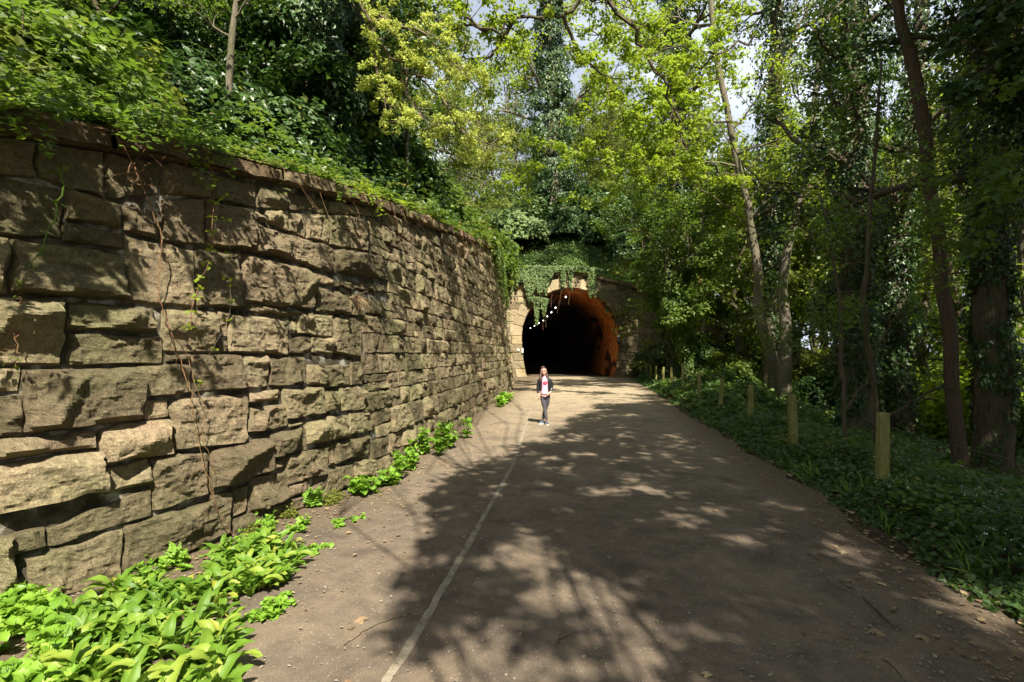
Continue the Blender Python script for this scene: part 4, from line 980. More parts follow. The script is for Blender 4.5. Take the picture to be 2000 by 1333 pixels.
def place_tree(v, px, D, sc, rot, label, grp='trees of the wood in the distance'):
    x = (px - 1000) / F * D; z = zground(x, D)
    t = thing('tree', label, 'tree', (x, D, z), grp)
    tr, cr = BT[v]
    link('trunk', tr, t); link('crown', cr, t); t.scale = (sc, sc, sc); t.rotation_euler = (0, 0, rot)
    return t
KL = ['slender tree with fresh lime leaves in the distant wood', 'distant tree with thin olive-green foliage', 'distant tree with full green crown', 'distant tree with sparse olive crown and bare limbs', 'distant tree with fine green foliage']
rg = np.random.default_rng(300)
for px, D, v in [(1380, 33, 1), (1450, 30, 0), (1560, 31, 3), (1620, 27, 1), (1740, 26, 2), (1800, 22, 0), (1850, 30, 1), (1900, 21, 2), (1960, 17, 0), (2040, 15, 1), (1690, 36, 3), (1480, 42, 3), (1590, 46, 1), (1410, 48, 0), (1660, 50, 2), (1780, 44, 3), (1900, 42, 2), (1990, 34, 1), (2080, 26, 2), (1530, 58, 2), (1720, 62, 1), (1840, 58, 2), (1960, 52, 3), (1430, 38, 2), (1395, 40, 2), (1455, 34, 2), (1420, 44, 1), (1480, 38, 2), (1385, 36, 4), (1445, 52, 2), (1500, 50, 2), (1560, 38, 2), (1610, 40, 1), (1640, 58, 2), (1450, 60, 1), (1700, 30, 2), (1380, 60, 2), (1750, 38, 1), (1590, 66, 2), (1490, 70, 2), (1810, 50, 2)]:
    place_tree(v, px, D, rg.uniform(.85, 1.15), rg.uniform(0, 6.28), KL[v])
for x_, y_, v in [(-14, -34, 2), (-6, -33, 1), (-26, -28, 2), (5, -20, 0), (10, -16, 2), (16, -18, 1), (22, -12, 2), (24, -4, 1), (22, 5, 2), (0, -30, 2), (12, -26, 2), (18, 0, 2)]:
    t = thing('tree', KL[v].replace('in the distant wood', 'in the wood behind the viewpoint').replace('distant tree', 'tree behind the viewpoint'), 'tree', (x_, y_, zground(x_, y_)), 'trees behind the viewpoint')
    link('trunk', BT[v][0], t); link('crown', BT[v][1], t); t.rotation_euler = (0, 0, rg.uniform(0, 6.28)); t.scale = (1.15, 1.15, 1.0)
for px, D, v in [(940, 47, 1), (1010, 52, 0), (1130, 52, 0), (1190, 50, 1), (1250, 47, 3), (880, 40, 3), (820, 34, 1), (900, 58, 2), (1070, 60, 3), (1110, 50, 2), (1220, 54, 1), (970, 56, 2), (1040, 66, 1), (1190, 66, 2), (1280, 62, 2), (1310, 48, 2), (1240, 60, 1), (1150, 48, 3), (1090, 70, 2), (1000, 64, 2), (930, 66, 2), (1160, 62, 1), (1300, 56, 2), (1350, 45, 2)]:
    place_tree(v, px, D, rg.uniform(.75, 1.0), rg.uniform(0, 6.28), KL[v].replace('distant wood', 'wood above the tunnel').replace('distant tree', 'tree above the tunnel'), 'trees on the hill above the tunnel')
for px, D, v in [(760, 24, 2), (670, 20, 2), (560, 19, 3), (480, 17, 1), (400, 16, 2), (300, 14, 4), (230, 13, 4), (120, 11, 4), (60, 9.5, 4), (830, 28, 1), (360, 20, 2), (150, 16, 3), (20, 13, 4), (-60, 9, 4)]:
    place_tree(v, px, D, rg.uniform(.7, .95), rg.uniform(0, 6.28), KL[v].replace('in the distant wood', 'on the left bank').replace('distant tree', 'bank tree'), 'trees on the left bank')

BM = [('ivy', bush_mesh('foliage', 1.5, 1.5, 1.8, 9000, .15, M['ivy'], 1), 'glossy dark ivy bush'),
      ('ivy_pale', bush_mesh('foliage', 1.5, 1.5, 1.7, 9000, .15, M['ivy_pale'], 2), 'grey-green ivy-covered mound'),
      ('mid', bush_mesh('foliage', 1.5, 1.5, 1.5, 8000, .15, M['mid'], 3, 'broad'), 'green leafy shrub'),
      ('olive', bush_mesh('foliage', 1.5, 1.5, 1.6, 7000, .14, M['olive'], 4, 'broad'), 'olive-green brushwood shrub'),
      ('lime', bush_mesh('foliage', 1.5, 1.5, 1.6, 6000, .15, M['lime'], 5, 'broad'), 'bright lime-green shrub')]
SM = stems_mesh('stems', 1.2, 1.5, 14, M['twig'], 6)
def place_bush(v, px, D, sc, where, grp, dz=0, x=None, zs_=1.0):
    x = (px - 1000) / F * D if x is None else x; z = zground(x, D) + dz
    t = thing('bush', BM[v][2] + ' ' + where, 'bush', (x, D, z), grp)
    link('foliage', BM[v][1], t); link('stems', SM, t); t.scale = (sc, sc, sc * zs_); t.rotation_euler = (0, 0, rg.uniform(0, 6.28))
rg = np.random.default_rng(301)
# slope above the tunnel
for px, D, v, sc in [(1020, 41, 1, 1.7), (1000, 45, 1, 1.5), (975, 39.5, 2, 1.1), (940, 42, 2, 1.4), (1060, 44, 0, 1.3), (1100, 40.5, 0, 1.3), (1140, 43, 0, 1.6), (1170, 40.5, 0, 1.3), (1200, 43, 0, 1.7), (1230, 39.5, 0, 1.3), (1265, 41, 3, 1.5), (1300, 39, 0, 1.5), (1340, 41, 0, 1.6), (1180, 46, 0, 1.7), (1120, 48, 2, 1.6), (1250, 46, 0, 1.8), (1320, 46, 2, 1.7), (900, 38, 2, 1.3), (960, 48, 2, 1.6), (1040, 49, 2, 1.6)]:
    place_bush(v, px, D, sc, 'on the slope above the tunnel', 'bushes on the slope above the tunnel')
# between wing wall and wood, and far in the wood
for px, D, v, sc in [(1290, 34, 0, 1.1), (1330, 32, 0, 1.2), (1375, 33, 0, 1.3), (1385, 27, 2, .8), (1420, 30, 3, 1.1), (1440, 25, 2, .9), (1470, 28, 2, 1.0), (1560, 29, 3, 1.2), (1590, 24, 2, 1.0), (1620, 20, 0, .9), (1600, 31, 4, 1.3),
                    (1700, 24, 4, 1.3), (1760, 21, 4, 1.2), (1800, 19, 2, 1.1), (1850, 17, 4, 1.2), (1820, 24, 4, 1.5), (1900, 19, 4, 1.4), (1960, 15, 4, 1.2), (1990, 19, 4, 1.5), (2040, 13, 2, 1.0), (1880, 26, 4, 1.8), (1740, 30, 4, 1.6), (1660, 32, 4, 1.5), (1530, 36, 2, 1.4), (1480, 36, 0, 1.4), (1960, 26, 4, 1.8), (2060, 20, 4, 1.5), (1790, 34, 2, 2.0), (1900, 36, 2, 2.2), (2000, 33, 4, 2.2)]:
    place_bush(v, px, D, sc, 'among the trees right of the path', 'bushes among the trees on the right')
# left bank
for px, D, v, sc in [(520, 10.5, 0, .7), (660, 14, 0, .8), (380, 9.5, 3, .5), (280, 9.5, 0, .75), (230, 8.5, 3, .55), (330, 10.5, 0, .9), (150, 7.2, 2, .6), (90, 6.5, 2, .6), (30, 5.8, 2, .55), (200, 7.5, 3, .5), (260, 8.6, 0, .55), (330, 9.2, 0, .55), (-20, 5.4, 3, .5), (120, 9.2, 4, .7), (400, 10, 0, .6), (470, 10.6, 0, .5), (560, 12, 0, .6), (620, 13, 0, .6), (420, 12, 0, .9), (760, 20, 0, 1.0), (800, 19, 2, .8), (840, 22, 2, 1.0), (870, 25, 3, 1.0), (900, 29, 2, 1.3), (930, 33, 2, 1.3), (860, 31, 2, 1.5), (800, 26, 3, 1.5), (740, 24, 0, 1.5), (690, 19, 0, 1.4), (450, 13, 0, 1.0), (200, 12, 0, 1.1), (100, 10, 3, 1.0), (20, 8.5, 2, .9), (-60, 7, 2, .8), (940, 36, 3, 1.1)]:
    place_bush(v, px, D, sc * 1.35, 'on the bank above the retaining wall', 'bushes on the bank above the wall', dz=.1)

# ------------------------------------------------------------------ brambles and nettles along the wall top
rg = np.random.default_rng(400)
smax = WS[-1] - 1.0; s = sL - 3.2; k = 0
where = lambda f: 'at the near left end of the wall' if f < .2 else 'spilling over the coping halfway along the wall' if f < .6 else 'over the far end of the wall top'
while s < smax:
    D = wpos(s, 3)[1]; sz = .062 * max(1, (D / 6)**.6); w = rg.uniform(.7, 1.1) * max(1, (D / 8)**.5); mb = MB()
    org = bank_at(np.array(s), np.array(.35))
    near = s < sL + 1.3
    nc = int((150 if near else 60) / max(1, (D / 9)**.8)); Pl, Nl, Al = [], [], []
    for _ in range(nc):
        dd_ = abs(rg.normal(.42, .75 if near else .38)) + .18; a0 = bank_at(np.array(s + rg.uniform(-.1, w + .1)), np.array(dd_))
        L = rg.gamma(5, .15 if near else .095) * max(1, (D / 9)**.35); az = rg.uniform(0, 6.28); el = rg.uniform(.45, 1.4); dr = np.array([math.cos(az) * math.cos(el) + .12, math.sin(az) * math.cos(el) - .1, math.sin(el)])
        if rg.random() < (.42 if s < sL + 1.0 else .20): dr = np.array([.75, -.45, .35]) + rg.normal(0, .2, 3)
        m_ = int(max(5, L / .055 / max(1, (D / 9)**.6))); f = np.linspace(.12, 1, m_)[:, None]
        S = a0 + dr * L * f - np.array([0, 0, 1.]) * (L * .62) * f**2.2; S[:, 2] = np.maximum(S[:, 2], a0[2] - (.03 if dd_ > .35 else .6))
        if rg.random() < .5: mb.tube(S, .004 * max(1, D / 9), 3, cap=False)
        for q in range(3):
            th_ = rg.uniform(0, 6.28, m_); o_ = np.stack([np.cos(th_), np.sin(th_), 0 * th_ + .15], 1); Pl.append(S + o_ * .02); Al.append(o_)
    P = np.vstack(Pl); n = len(P)
    leaves(mb, P - org, np.tile([.2, -.25, 1.0], (n, 1)), sz, 'diamond' if k % 2 else 'broad', rg, along=np.vstack(Al), tint=.5 + .25 * fbm(P[:, 0] * 2, P[:, 1] * 2, 0, 96, 2) + rg.normal(0, .15, n), jn=.35)
    t = thing('bramble', 'green bramble and nettle clump ' + where((s - sL) / (smax - sL)), 'bramble', tuple(org), 'brambles along the wall top')
    mb.build('foliage', M['olive'] if k % 4 == 2 else M['mid'] if k % 3 else M['lime'], t)
    mb = MB()
    for _ in range(2):
        a = bank_at(np.array(s + rg.uniform(0, w)), np.array(rg.uniform(.2, .6))) - org
        b = wpos(s + rg.uniform(-.3, w + .3), float(Htop(s)) - rg.uniform(-.1, .5), rg.uniform(.16, .3)) - org
        P_ = wob(a, b, 8, .12, rg, sag=-.25); mb.tube(P_, np.linspace(.005, .002, 8), 4, cap=False)
    mb.build('stems', M['briar'], t)
    s += w * .85; k += 1
# leafy cover on the bank and hill (uncountable)
def cover(name, P, mat, sz, tpl, seed, up=1.0, jn=.45):
    rg = np.random.default_rng(seed); mb = MB()
    leaves(mb, P, np.tile([.1, -.25, up], (len(P), 1)), sz, tpl, rg, tint=.45 + .3 * fbm(P[:, 0] * 1.3, P[:, 1] * 1.3, 0, 97, 3) + rg.normal(0, .14, len(P)), jn=jn)
    return tag(mb.build(name, M[mat]), kind='stuff')
rg = np.random.default_rng(401); n = 42000
sa = rg.uniform(sL - 3, WS[-1], n); da = .3 + rg.uniform(0, 1, n)**1.3 * 11; P = bank_at(sa, da); kk = fbm(P[:, 0] * .9, P[:, 1] * .9, 0, 131, 3); P[:, 2] += rg.gamma(1.6, .12, n) * np.clip(.8 + 1.6 * kk, .15, 3); P = P[(kk > -.25) | (rg.random(n) < .25)]
cover('bank_undergrowth', P, 'cover', .055 + .0035 * np.clip(P[:, 1], 0, 40), 'ivy', 402)
n = 52000; x = rg.uniform(-9, 22, n); y = 36.7 + rg.uniform(0, 1, n)**1.4 * 20; P = np.stack([x, y, hill_z(x, y) + rg.gamma(1.3, .12, n)], -1)
cover('hill_undergrowth', P, 'cover', .17, 'ivy', 403)
n = 16000; x = rg.uniform(-1.5, 6.5, n); y = 36.3 + rg.uniform(0, 1, n)**1.3 * 3.2; P = np.stack([x, y, np.where(y < 36.6, zt(x), hill_z(x, y)) + rg.gamma(1.3, .11, n)], -1)
cover('pale_creeper', P, 'ivy_pale', .12, 'ivy', 404)
n = 7000; x = rg.uniform(3.8, 11.5, n); y = 36.1 + rg.uniform(0, 1, n) * 1.8; P = np.stack([x, y, np.where(y < 36.6, zt(x), hill_z(x, y)) + .02], -1)
rgx = np.random.default_rng(405); mb = MB(); leaves(mb, P, np.tile([0, -1, .3], (n, 1)), .32, 'blade', rgx, along=np.tile([0, -.2, 1.], (n, 1)), jn=.4); tag(mb.build('slope_grass', M['grass']), kind='stuff')
# where the wall meets the tunnel: greenery
n = 9000; P = []
rg = np.random.default_rng(406)
sa = rg.uniform(WS[-1] - 15, WS[-1], n); zz_ = Htop(sa) + .5 - rg.gamma(1.1, .42, n); P = wpos(sa, zz_, .05 + rg.uniform(0, .3, n))
mb = MB(); leaves(mb, P, np.tile([1, -.5, .5], (n, 1)), .13, 'broad', rg, along=np.tile([.2, 0, -1.], (n, 1)))
tag(mb.build('wall_end_creeper', M['mid']), 'light green creeper hanging over the far end of the retaining wall', 'creeper')
# ivy over the arch
rg = np.random.default_rng(410); P = []
def drape(px0, px1, y0, y1, n, taper=0.0, D=PY - .22):
    for _ in range(n):
        f = rg.uniform(-.12, 1)*1.0; w = (1 - taper * max(f, 0)); cx = (px0 + px1) / 2 + rg.uniform(-.5, .5) * (px1 - px0) * w
        f *= .62 + .55 * float(vnoise(np.array([cx * .13]), np.array([y0 * .1]), 0, 151)) + .15 * rg.random()
        P.append(at(cx, y0 + (y1 - y0) * f, D - rg.uniform(0, .25)))
drape(1008, 1080, 522, 562, 3600); drape(1022, 1074, 545, 588, 1500, .35); drape(1042, 1054, 585, 632, 420, .6); drape(1055, 1072, 585, 628, 520, .7); drape(1030, 1044, 580, 604, 200, .5)
drape(1080, 1150, 520, 528, 260); drape(1095, 1106, 530, 562, 140, .4); drape(1110, 1120, 530, 560, 180, .4); drape(1148, 1166, 528, 572, 420, .3); drape(1150, 1158, 570, 588, 90, .5); drape(1080, 1180, 524, 530, 500); drape(985, 1012, 480, 600, 900)
P = np.array(P); t = thing('portal_ivy', 'grey-green ivy hanging over the left shoulder of the tunnel arch', 'ivy', tuple(at(1040, 560, PY - .2)))
mb = MB(); leaves(mb, P - np.array(t.location), np.tile([0, -1, .5], (len(P), 1)), .115, 'ivy', rg, along=np.tile([0, 0, -1.], (len(P), 1)), tint=.4 + .3 * fbm(P[:, 0], P[:, 2], 0, 98, 3) + rg.normal(0, .15, len(P)))
mb.build('foliage', M['ivy_pale'], t); mb = MB()
for px, ya, yb in [(1048, 600, 640), (1062, 600, 645), (1066, 610, 640), (1097, 560, 590), (1092, 590, 612), (1114, 562, 595), (1079, 575, 600)]:
    a, b = at(px, ya, PY - .3), at(px + rg.uniform(-4, 4), yb, PY - .3); mb.tube(wob(a, b, 6, .1, rg) - np.array(t.location), .006, 3, cap=False)
mb.build('stems', M['briar'], t)

# ------------------------------------------------------------------ verge plants right of the path
rg = np.random.default_rng(420); n = 95000
yv = 1.2 + rg.uniform(0, 1, n)**1.5 * 34; dv = .02 + rg.gamma(1.6, 1.35, n); xv = edge_x(yv) + dv + .12 * fbm(yv * 1.1, 0 * yv, 0, 99, 3)
hm = np.clip(dv * .55, .03, .30) * (.65 + .6 * fbm(xv * 1.4, yv * 1.4, 0, 100, 3)); zv = ground_z(xv, yv) + np.clip(hm, .02, 1) * rg.uniform(.1, 1, n)
bare = (np.hypot(xv - 6.9, (yv - 12.6) * .8) < .75)
k_ = (~bare) & (yv < 35.6)
P = np.stack([xv, yv, zv], -1)[k_]
cover('verge_undergrowth', P, 'cover', .040 + .0042 * P[:, 1], 'ivy', 421, jn=.6)
n = 30000; yv = 14 + rg.uniform(0, 1, n) * 45; xv = edge_x(np.clip(yv, 0, 34)) + 1 + rg.uniform(0, 1, n) * 28; P = np.stack([xv, yv, ground_z(xv, yv) + rg.gamma(1.3, .14, n)], -1)
cover('wood_floor_plants', P[P[:, 1] < 36.4 + 100 * (P[:, 0] > 16)], 'mid', .17, 'broad', 422)
rg = np.random.default_rng(425); C = []; mb = MB()
for q in range(70):
    y0_ = 2.2 + rg.uniform(0, 1)**1.3 * 24; x0_ = float(edge_x(y0_)) + rg.uniform(.35, 2.6); rr_ = rg.uniform(.12, .32); hh_ = rg.uniform(.18, .5); z0_ = float(ground_z(x0_, y0_)); m_ = int(160 / max(1, y0_ / 9))
    a_ = rg.uniform(0, 6.28, m_); q_ = rg.uniform(0, 1, m_)**.5; P = np.stack([x0_ + np.cos(a_) * q_ * rr_, y0_ + np.sin(a_) * q_ * rr_, z0_ + hh_ * (1.1 - q_**2 * .7) * rg.uniform(.25, 1, m_)], -1)
    leaves(mb, P, np.tile([0, -.2, 1.], (m_, 1)), rg.uniform(.045, .085) * max(1, y0_ / 8), 'broad', rg, along=np.stack([np.cos(a_), np.sin(a_), 0 * a_], -1), tint=rg.uniform(.2, .8) + rg.normal(0, .13, m_), jn=.35)
tag(mb.build('verge_herbs', M['mid']), kind='stuff')
# grass tufts and white flowers near the front right
n = 2600; yv = 2.2 + rg.uniform(0, 1, n)**1.8 * 5; xv = edge_x(yv) + .10 + rg.gamma(1.5, .4, n) * (.5 + .6 * (yv > 3.2))
k_ = vnoise(xv * 2, yv * 2, 0, 111) + (yv < 3.4) * .8 > .15; xv, yv = xv[k_], yv[k_]; n = len(xv); P = np.stack([xv, yv, ground_z(xv, yv) - .01], -1)
mb = MB(); leaves(mb, P, np.tile([-.4, -1, .35], (n, 1)), rg.uniform(.10, .26, n), 'blade', rg, along=np.tile([-.2, -.1, 1.], (n, 1)), jn=.5); tag(mb.build('verge_grass', M['grass']), kind='stuff')
n = 330; yv = 2.4 + rg.uniform(0, 1, n)**1.3 * 5; xv = edge_x(yv) + .35 + rg.gamma(1.6, .45, n); zf = ground_z(xv, yv) + rg.uniform(.16, .34, n)
C = np.stack([xv, yv, zf], -1); mb = MB(); clusters(mb, C, .010, 3, .012, 'broad', rg, up=1.2); tag(mb.build('white_flowers', M['petal']), kind='stuff')

# ------------------------------------------------------------------ plants along the foot of the wall
def leaf_mesh(kind, L, W, bend, seed, mat):
    rg = np.random.default_rng(seed); nu = 8; t = np.linspace(0, 1, nu + 1)
    if kind == 'lance': w = W * np.sin(np.pi * np.clip(t * .96 + .03, 0, 1))**.75 * (1 - .25 * t); w[0] = .006; w[-1] = .001
    else: w = W * np.sqrt(np.clip(np.sin(np.pi * (t * .93 + .06)), 0, 1)) * (1 - .45 * t) * (1 + .08 * ((np.arange(nu + 1) % 2) * 2 - 1)); w[-1] = .002
    ang = .95 - bend * t**1.3; dx = np.cumsum(np.concatenate([[0], np.cos(ang[:-1]) * L / nu])); dz = np.cumsum(np.concatenate([[0], np.sin(ang[:-1]) * L / nu]))
    tw = rg.normal(0, .25); V = []
    for k in range(nu + 1):
        for s_ in (-1, -.5, 0, .5, 1):
            lift = abs(s_) * w[k] * .38; V.append((dx[k] - lift * math.sin(ang[k]), s_ * w[k] + tw * t[k]**2 * L * .2, dz[k] + lift * math.cos(ang[k]) + .006 * rg.normal() * (abs(s_) == 1)))
    i = np.arange(nu)[:, None] * 5; j = np.arange(4)[None, :]
    return raw_mesh('leaf', V, np.stack([i + j, i + 5 + j, i + 6 + j, i + 1 + j], -1).reshape(-1, 4), mat, True, np.full(len(V), float(np.clip(rg.normal(.5, .3), 0, 1))))
GL = [leaf_mesh('lance', rng_l, .034 * rng_l / .2, b, i, M['garlic']) for i, (rng_l, b) in enumerate([(.20, 1.3), (.23, 1.6), (.18, 1.1), (.25, 1.9), (.21, 1.5), (.22, .9), (.17, 1.7), (.24, 2.1)])]
HL = [leaf_mesh('heart', l, .045 * l / .09, b, 50 + i, M['herb']) for i, (l, b) in enumerate([(.09, 1.0), (.11, 1.2), (.075, .8), (.10, 1.5), (.085, 1.3), (.12, 1.1)])]
def put_leaf(parent, me, loc, yaw, pitch, roll, sc, into=None):
    if into is not None:
        from mathutils import Euler
        R_ = np.array(Euler((roll, pitch, yaw)).to_matrix()); V = np.empty(len(me.vertices) * 3, np.float32); me.vertices.foreach_get('co', V)
        Fq = np.empty(len(me.polygons) * 4, np.int32); me.loops.foreach_get('vertex_index', Fq); into.add(V.reshape(-1, 3) @ R_.T * sc + np.array(loc), Fq.reshape(-1, 4), float(rg.random())); return
    o = bpy.data.objects.new('leaf', me); COL.objects.link(o); o.parent = parent
    o.location = loc; o.rotation_euler = (roll, pitch, yaw); o.scale = (sc, sc, sc); return o
rg = np.random.default_rng(500)
def wall_x(y): return float(np.interp(y, WB[:, 1], WB[:, 0]))
def garlic_patch(label, spots, grp, nl=7, sc=1.0):
    c0 = np.mean(np.array(spots), 0); t = thing('wild_garlic', label, 'plant', (c0[0], c0[1], 0), grp); cnt = 0; rest = MB()
    spots = sorted(spots, key=lambda q: q[1])
    for (x, y) in spots:
        a0 = rg.uniform(0, 6.28); m_ = int(rg.integers(nl - 2, nl + 2)); sc_ = sc * rg.uniform(.8, 1.2)
        for k in range(m_):
            a = a0 + k * 6.283 / m_ + rg.normal(0, .3); cnt += 1; put_leaf(t, GL[rg.integers(8)], (x - c0[0] + .02 * math.cos(a), y - c0[1] + .02 * math.sin(a), -.01 + .05 * rg.random()), a, rg.normal(-.15, .2), rg.normal(0, .25), sc_ * rg.uniform(.8, 1.2), rest if cnt > 280 else None)
    if rest.n: tag(rest.build('leaves', M['garlic'], t, True), kind='stuff')
def spots_px(poly, n, zz_=0.05):
    """scatter inside an image polygon, dropped onto the ground"""
    poly = np.array(poly, float); out = []; gp_ = np.array([gnd(a, b)[:2] for a, b in poly])
    while len(out) < n:
        w3 = rg.uniform(gp_.min(0), gp_.max(0)); u_, v_ = proj(np.array([w3[0], w3[1], 0.0])); p = (float(u_), float(v_)); ins = False; j = len(poly) - 1
        for i in range(len(poly)):
            if (poly[i, 1] > p[1]) != (poly[j, 1] > p[1]) and p[0] < (poly[j, 0] - poly[i, 0]) * (p[1] - poly[i, 1]) / (poly[j, 1] - poly[i, 1]) + poly[i, 0]: ins = not ins
            j = i
        if ins: out.append((w3[0], w3[1]))
    return out
garlic_patch('dense patch of broad wild garlic leaves at the bottom left corner', spots_px([(130, 1190), (300, 1140), (420, 1165), (450, 1250), (440, 1360), (400, 1420), (60, 1450), (110, 1300)], 95), 'wild garlic at the foot of the wall', 8, .76)
garlic_patch('second wild garlic patch, with a few white flowers, against the wall', spots_px([(420, 1090), (520, 1055), (585, 1085), (570, 1130), (500, 1170), (430, 1160)], 62), 'wild garlic at the foot of the wall', 8, .76)
def herb(label, name, spots, h, nl, sc, grp, n_st=3):
    c0 = np.mean(np.array(spots), 0); t = thing(name, label, 'plant', (c0[0], c0[1], 0), grp); mb = MB()
    for (x, y) in spots:
        for q in range(n_st):
            b = np.array([x - c0[0], y - c0[1], -.02]); e = b + np.array([rg.normal(0, .06), rg.normal(0, .06), h * rg.uniform(.6, 1.1)]); S = wob(b, e, 7, .12, rg); mb.tube(S, np.linspace(.005, .002, 7), 4, cap=False)
            for k in range(nl):
                f = rg.uniform(.25, 1); p = S[int(f * 6)]; a = rg.uniform(0, 6.28)
                put_leaf(t, HL[rg.integers(6)], tuple(p), a, rg.normal(.25, .25), rg.normal(0, .25), sc * rg.uniform(.7, 1.2) * (1.25 - .45 * f))
    tag(mb.build('stems', M['grass'], t), kind='stuff')
WG = 'leafy plants at the foot of the wall'
herb('large clump of bright heart-shaped leaves at the extreme bottom left', 'leafy_herb', spots_px([(-40, 1200), (110, 1175), (140, 1300), (80, 1420), (-60, 1440)], 26), .24, 6, .95, WG)
herb('small leafy weed with yellowing leaves between wall and wild garlic', 'leafy_herb', spots_px([(250, 1125), (360, 1085), (390, 1120), (270, 1150)], 7), .14, 5, .55, WG)
herb('short round-leaved weed climbing out of the second wild garlic patch', 'leafy_herb', spots_px([(450, 1060), (540, 1020), (560, 1045), (460, 1090)], 7), .2, 5, .6, WG)
herb('mossy clump of small round leaves beside the fern', 'leafy_herb', spots_px([(545, 1030), (600, 1015), (605, 1040), (560, 1055)], 6), .12, 6, .5, WG)
herb('low bright clump right of the fern at the foot of the wall', 'leafy_herb', spots_px([(675, 965), (720, 950), (735, 965), (690, 975)], 5), .22, 9, 1.0, WG)
herb('tall bright nettle-like clump between two low clumps', 'leafy_herb', spots_px([(760, 930), (815, 905), (820, 915), (780, 940)], 5), .42, 10, 1.0, WG)
herb('spreading round-leaved clump joined to the tall nettle-like one', 'leafy_herb', spots_px([(725, 950), (770, 940), (775, 950), (740, 960)], 4), .2, 9, .95, WG)
herb('widest bright clump, further along the wall foot', 'leafy_herb', spots_px([(820, 890), (885, 855), (915, 855), (850, 895)], 8), .48, 10, 1.15, WG)
herb('distant low green clump near the end of the wall foot', 'leafy_herb', spots_px([(955, 800), (998, 775), (1003, 782), (965, 805)], 8), .32, 11, 1.7, WG)
herb('tiny rosette growing alone on the bare verge', 'leafy_herb', spots_px([(655, 1018), (695, 1012), (690, 1026), (662, 1030)], 4), .05, 6, .5, WG)
herb('flat scatter of small weeds near the second wild garlic patch', 'leafy_herb', spots_px([(590, 1075), (640, 1062), (640, 1080), (600, 1090)], 4), .04, 6, .45, WG)
herb('sprawling weed beside the lower wild garlic patch', 'leafy_herb', spots_px([(470, 1200), (560, 1170), (555, 1200), (480, 1240)], 7), .06, 6, .6, WG)
# fern
def fern(label, px, py, h, n, sd):
    rg = np.random.default_rng(sd); g_ = gnd(px, py); t = thing('fern', label, 'fern', tuple(g_), 'ferns at the foot of the wall')
    for k in range(n):
        a = -1.2 + rg.normal(0, 1.0); L = h * rg.uniform(.7, 1.1); tt = np.linspace(0, 1, 14); r = L * .55 * tt**1.3
        S = np.stack([np.cos(a) * r, np.sin(a) * r, L * (tt - .25 * tt**2)], 1); mb = MB(); mb.tube(S, np.linspace(.004, .001, 14), 3, cap=False)
        sd_ = np.array([-math.sin(a), math.cos(a), 0]); P_, Al = [], []
        for i in range(3, 14):
            for s_ in (-1, 1):
                for q in (0, .5): P_.append(S[i] - (S[i] - S[i - 1]) * q); Al.append(sd_ * s_ + (S[i] - S[i - 1]) * 6)
        P_ = np.array(P_); leaves(mb, P_, np.tile([.5, -.6, .7], (len(P_), 1)), L * .24 * np.clip(1.25 - np.linspace(.2, 1.2, len(P_)), .15, 1), 'diamond', rg, along=np.array(Al) * 3, jn=.1)
        mb.build('frond', M['herb'], t)
fern('upright fern growing against the wall by a mossy stone', 612, 992, .34, 6, 1)
fern('small fern behind the wild garlic leaves', 345, 1105, .24, 5, 2)
# moss at the wall foot
rg = np.random.default_rng(520); C = []
for px, py, w in [(560, 1010, 25), (640, 985, 28), (655, 975, 20), (500, 1045, 25)]:
    g_ = gnd(px, py)
    for _ in range(120): C.append(g_ + np.array([rg.normal(0, w / 500), rg.normal(0, w / 700), abs(rg.normal(0, .04))]))
mb = MB(); clusters(mb, np.array(C), .03, 8, .022, 'broad', rg, up=1); tag(mb.build('moss', M['moss']), kind='stuff')

# ------------------------------------------------------------------ briars and saplings hanging on the wall face
def vine(name, label, pix, off, r, mat, leafspec, seed):
    rg = np.random.default_rng(seed); P = []
    for px, py in pix: s_, z_ = w_unproj(px, py); P.append(wpos(s_, z_, off + rg.uniform(-.03, .03)))
    P = np.array(P); t = thing(name, label, 'briar', tuple(P[0]), 'briars hanging on the wall'); tt = np.linspace(0, 1, len(P)); t2 = np.linspace(0, 1, len(P) * 4)
    Q = np.stack([np.interp(t2, tt, P[:, k]) for k in range(3)], 1) - P[0]; Q[1:-1] += rg.normal(0, .006, (len(Q) - 2, 3)); mb = MB(); mb.tube(Q, np.linspace(r, r * .5, len(Q)), 5, cap=False)
    for _ in range(5):
        i = rg.integers(3, len(Q)); mb.tube(wob(Q[i], Q[i] + rg.normal(0, .09, 3), 4, .3, rg), [r * .5, r * .4, r * .3, r * .2], 3, cap=False)
    mb.build('stem', M[mat], t)
    if leafspec:
        mt, sz, m_, cl = leafspec; mb = MB(); C = Q[[int(f * (len(Q) - 1)) for f in np.linspace(.02, .98, cl)]]
        clusters(mb, C, .05, m_, sz, 'broad', rg, up=.8); mb.build('leaves', M[mt], t)
vine('briar', 'green-stemmed briar curving down the wall at the far left', [(102, 335), (112, 375), (98, 430), (72, 485), (45, 535), (32, 570)], .10, .006, 'grass', ('mid', .05, 4, 4), 1)
vine('briar', 'thin dead stem hanging straight below the green-stemmed briar', [(28, 585), (22, 620), (20, 680), (22, 720)], .12, .005, 'briar', ('mid', .04, 4, 2), 2)
vine('briar', 'long red-brown briar running from the coping down to the wild garlic', [(208, 268), (235, 320), (262, 390), (292, 470), (292, 545), (288, 590), (310, 650), (335, 720), (350, 790), (362, 850), (375, 910), (395, 985), (430, 1045)], .16, .006, 'briar', None, 3)
vine('briar', 'second red-brown briar twining beside the long one', [(232, 330), (225, 355), (250, 372), (295, 372), (330, 350), (358, 300)], .16, .005, 'briar', None, 4)
vine('briar', 'red stem crossing the long briar low on the wall', [(300, 640), (318, 668), (345, 700), (362, 760), (380, 800), (372, 860), (392, 900), (398, 950), (390, 975)], .16, .004, 'briar', None, 5)
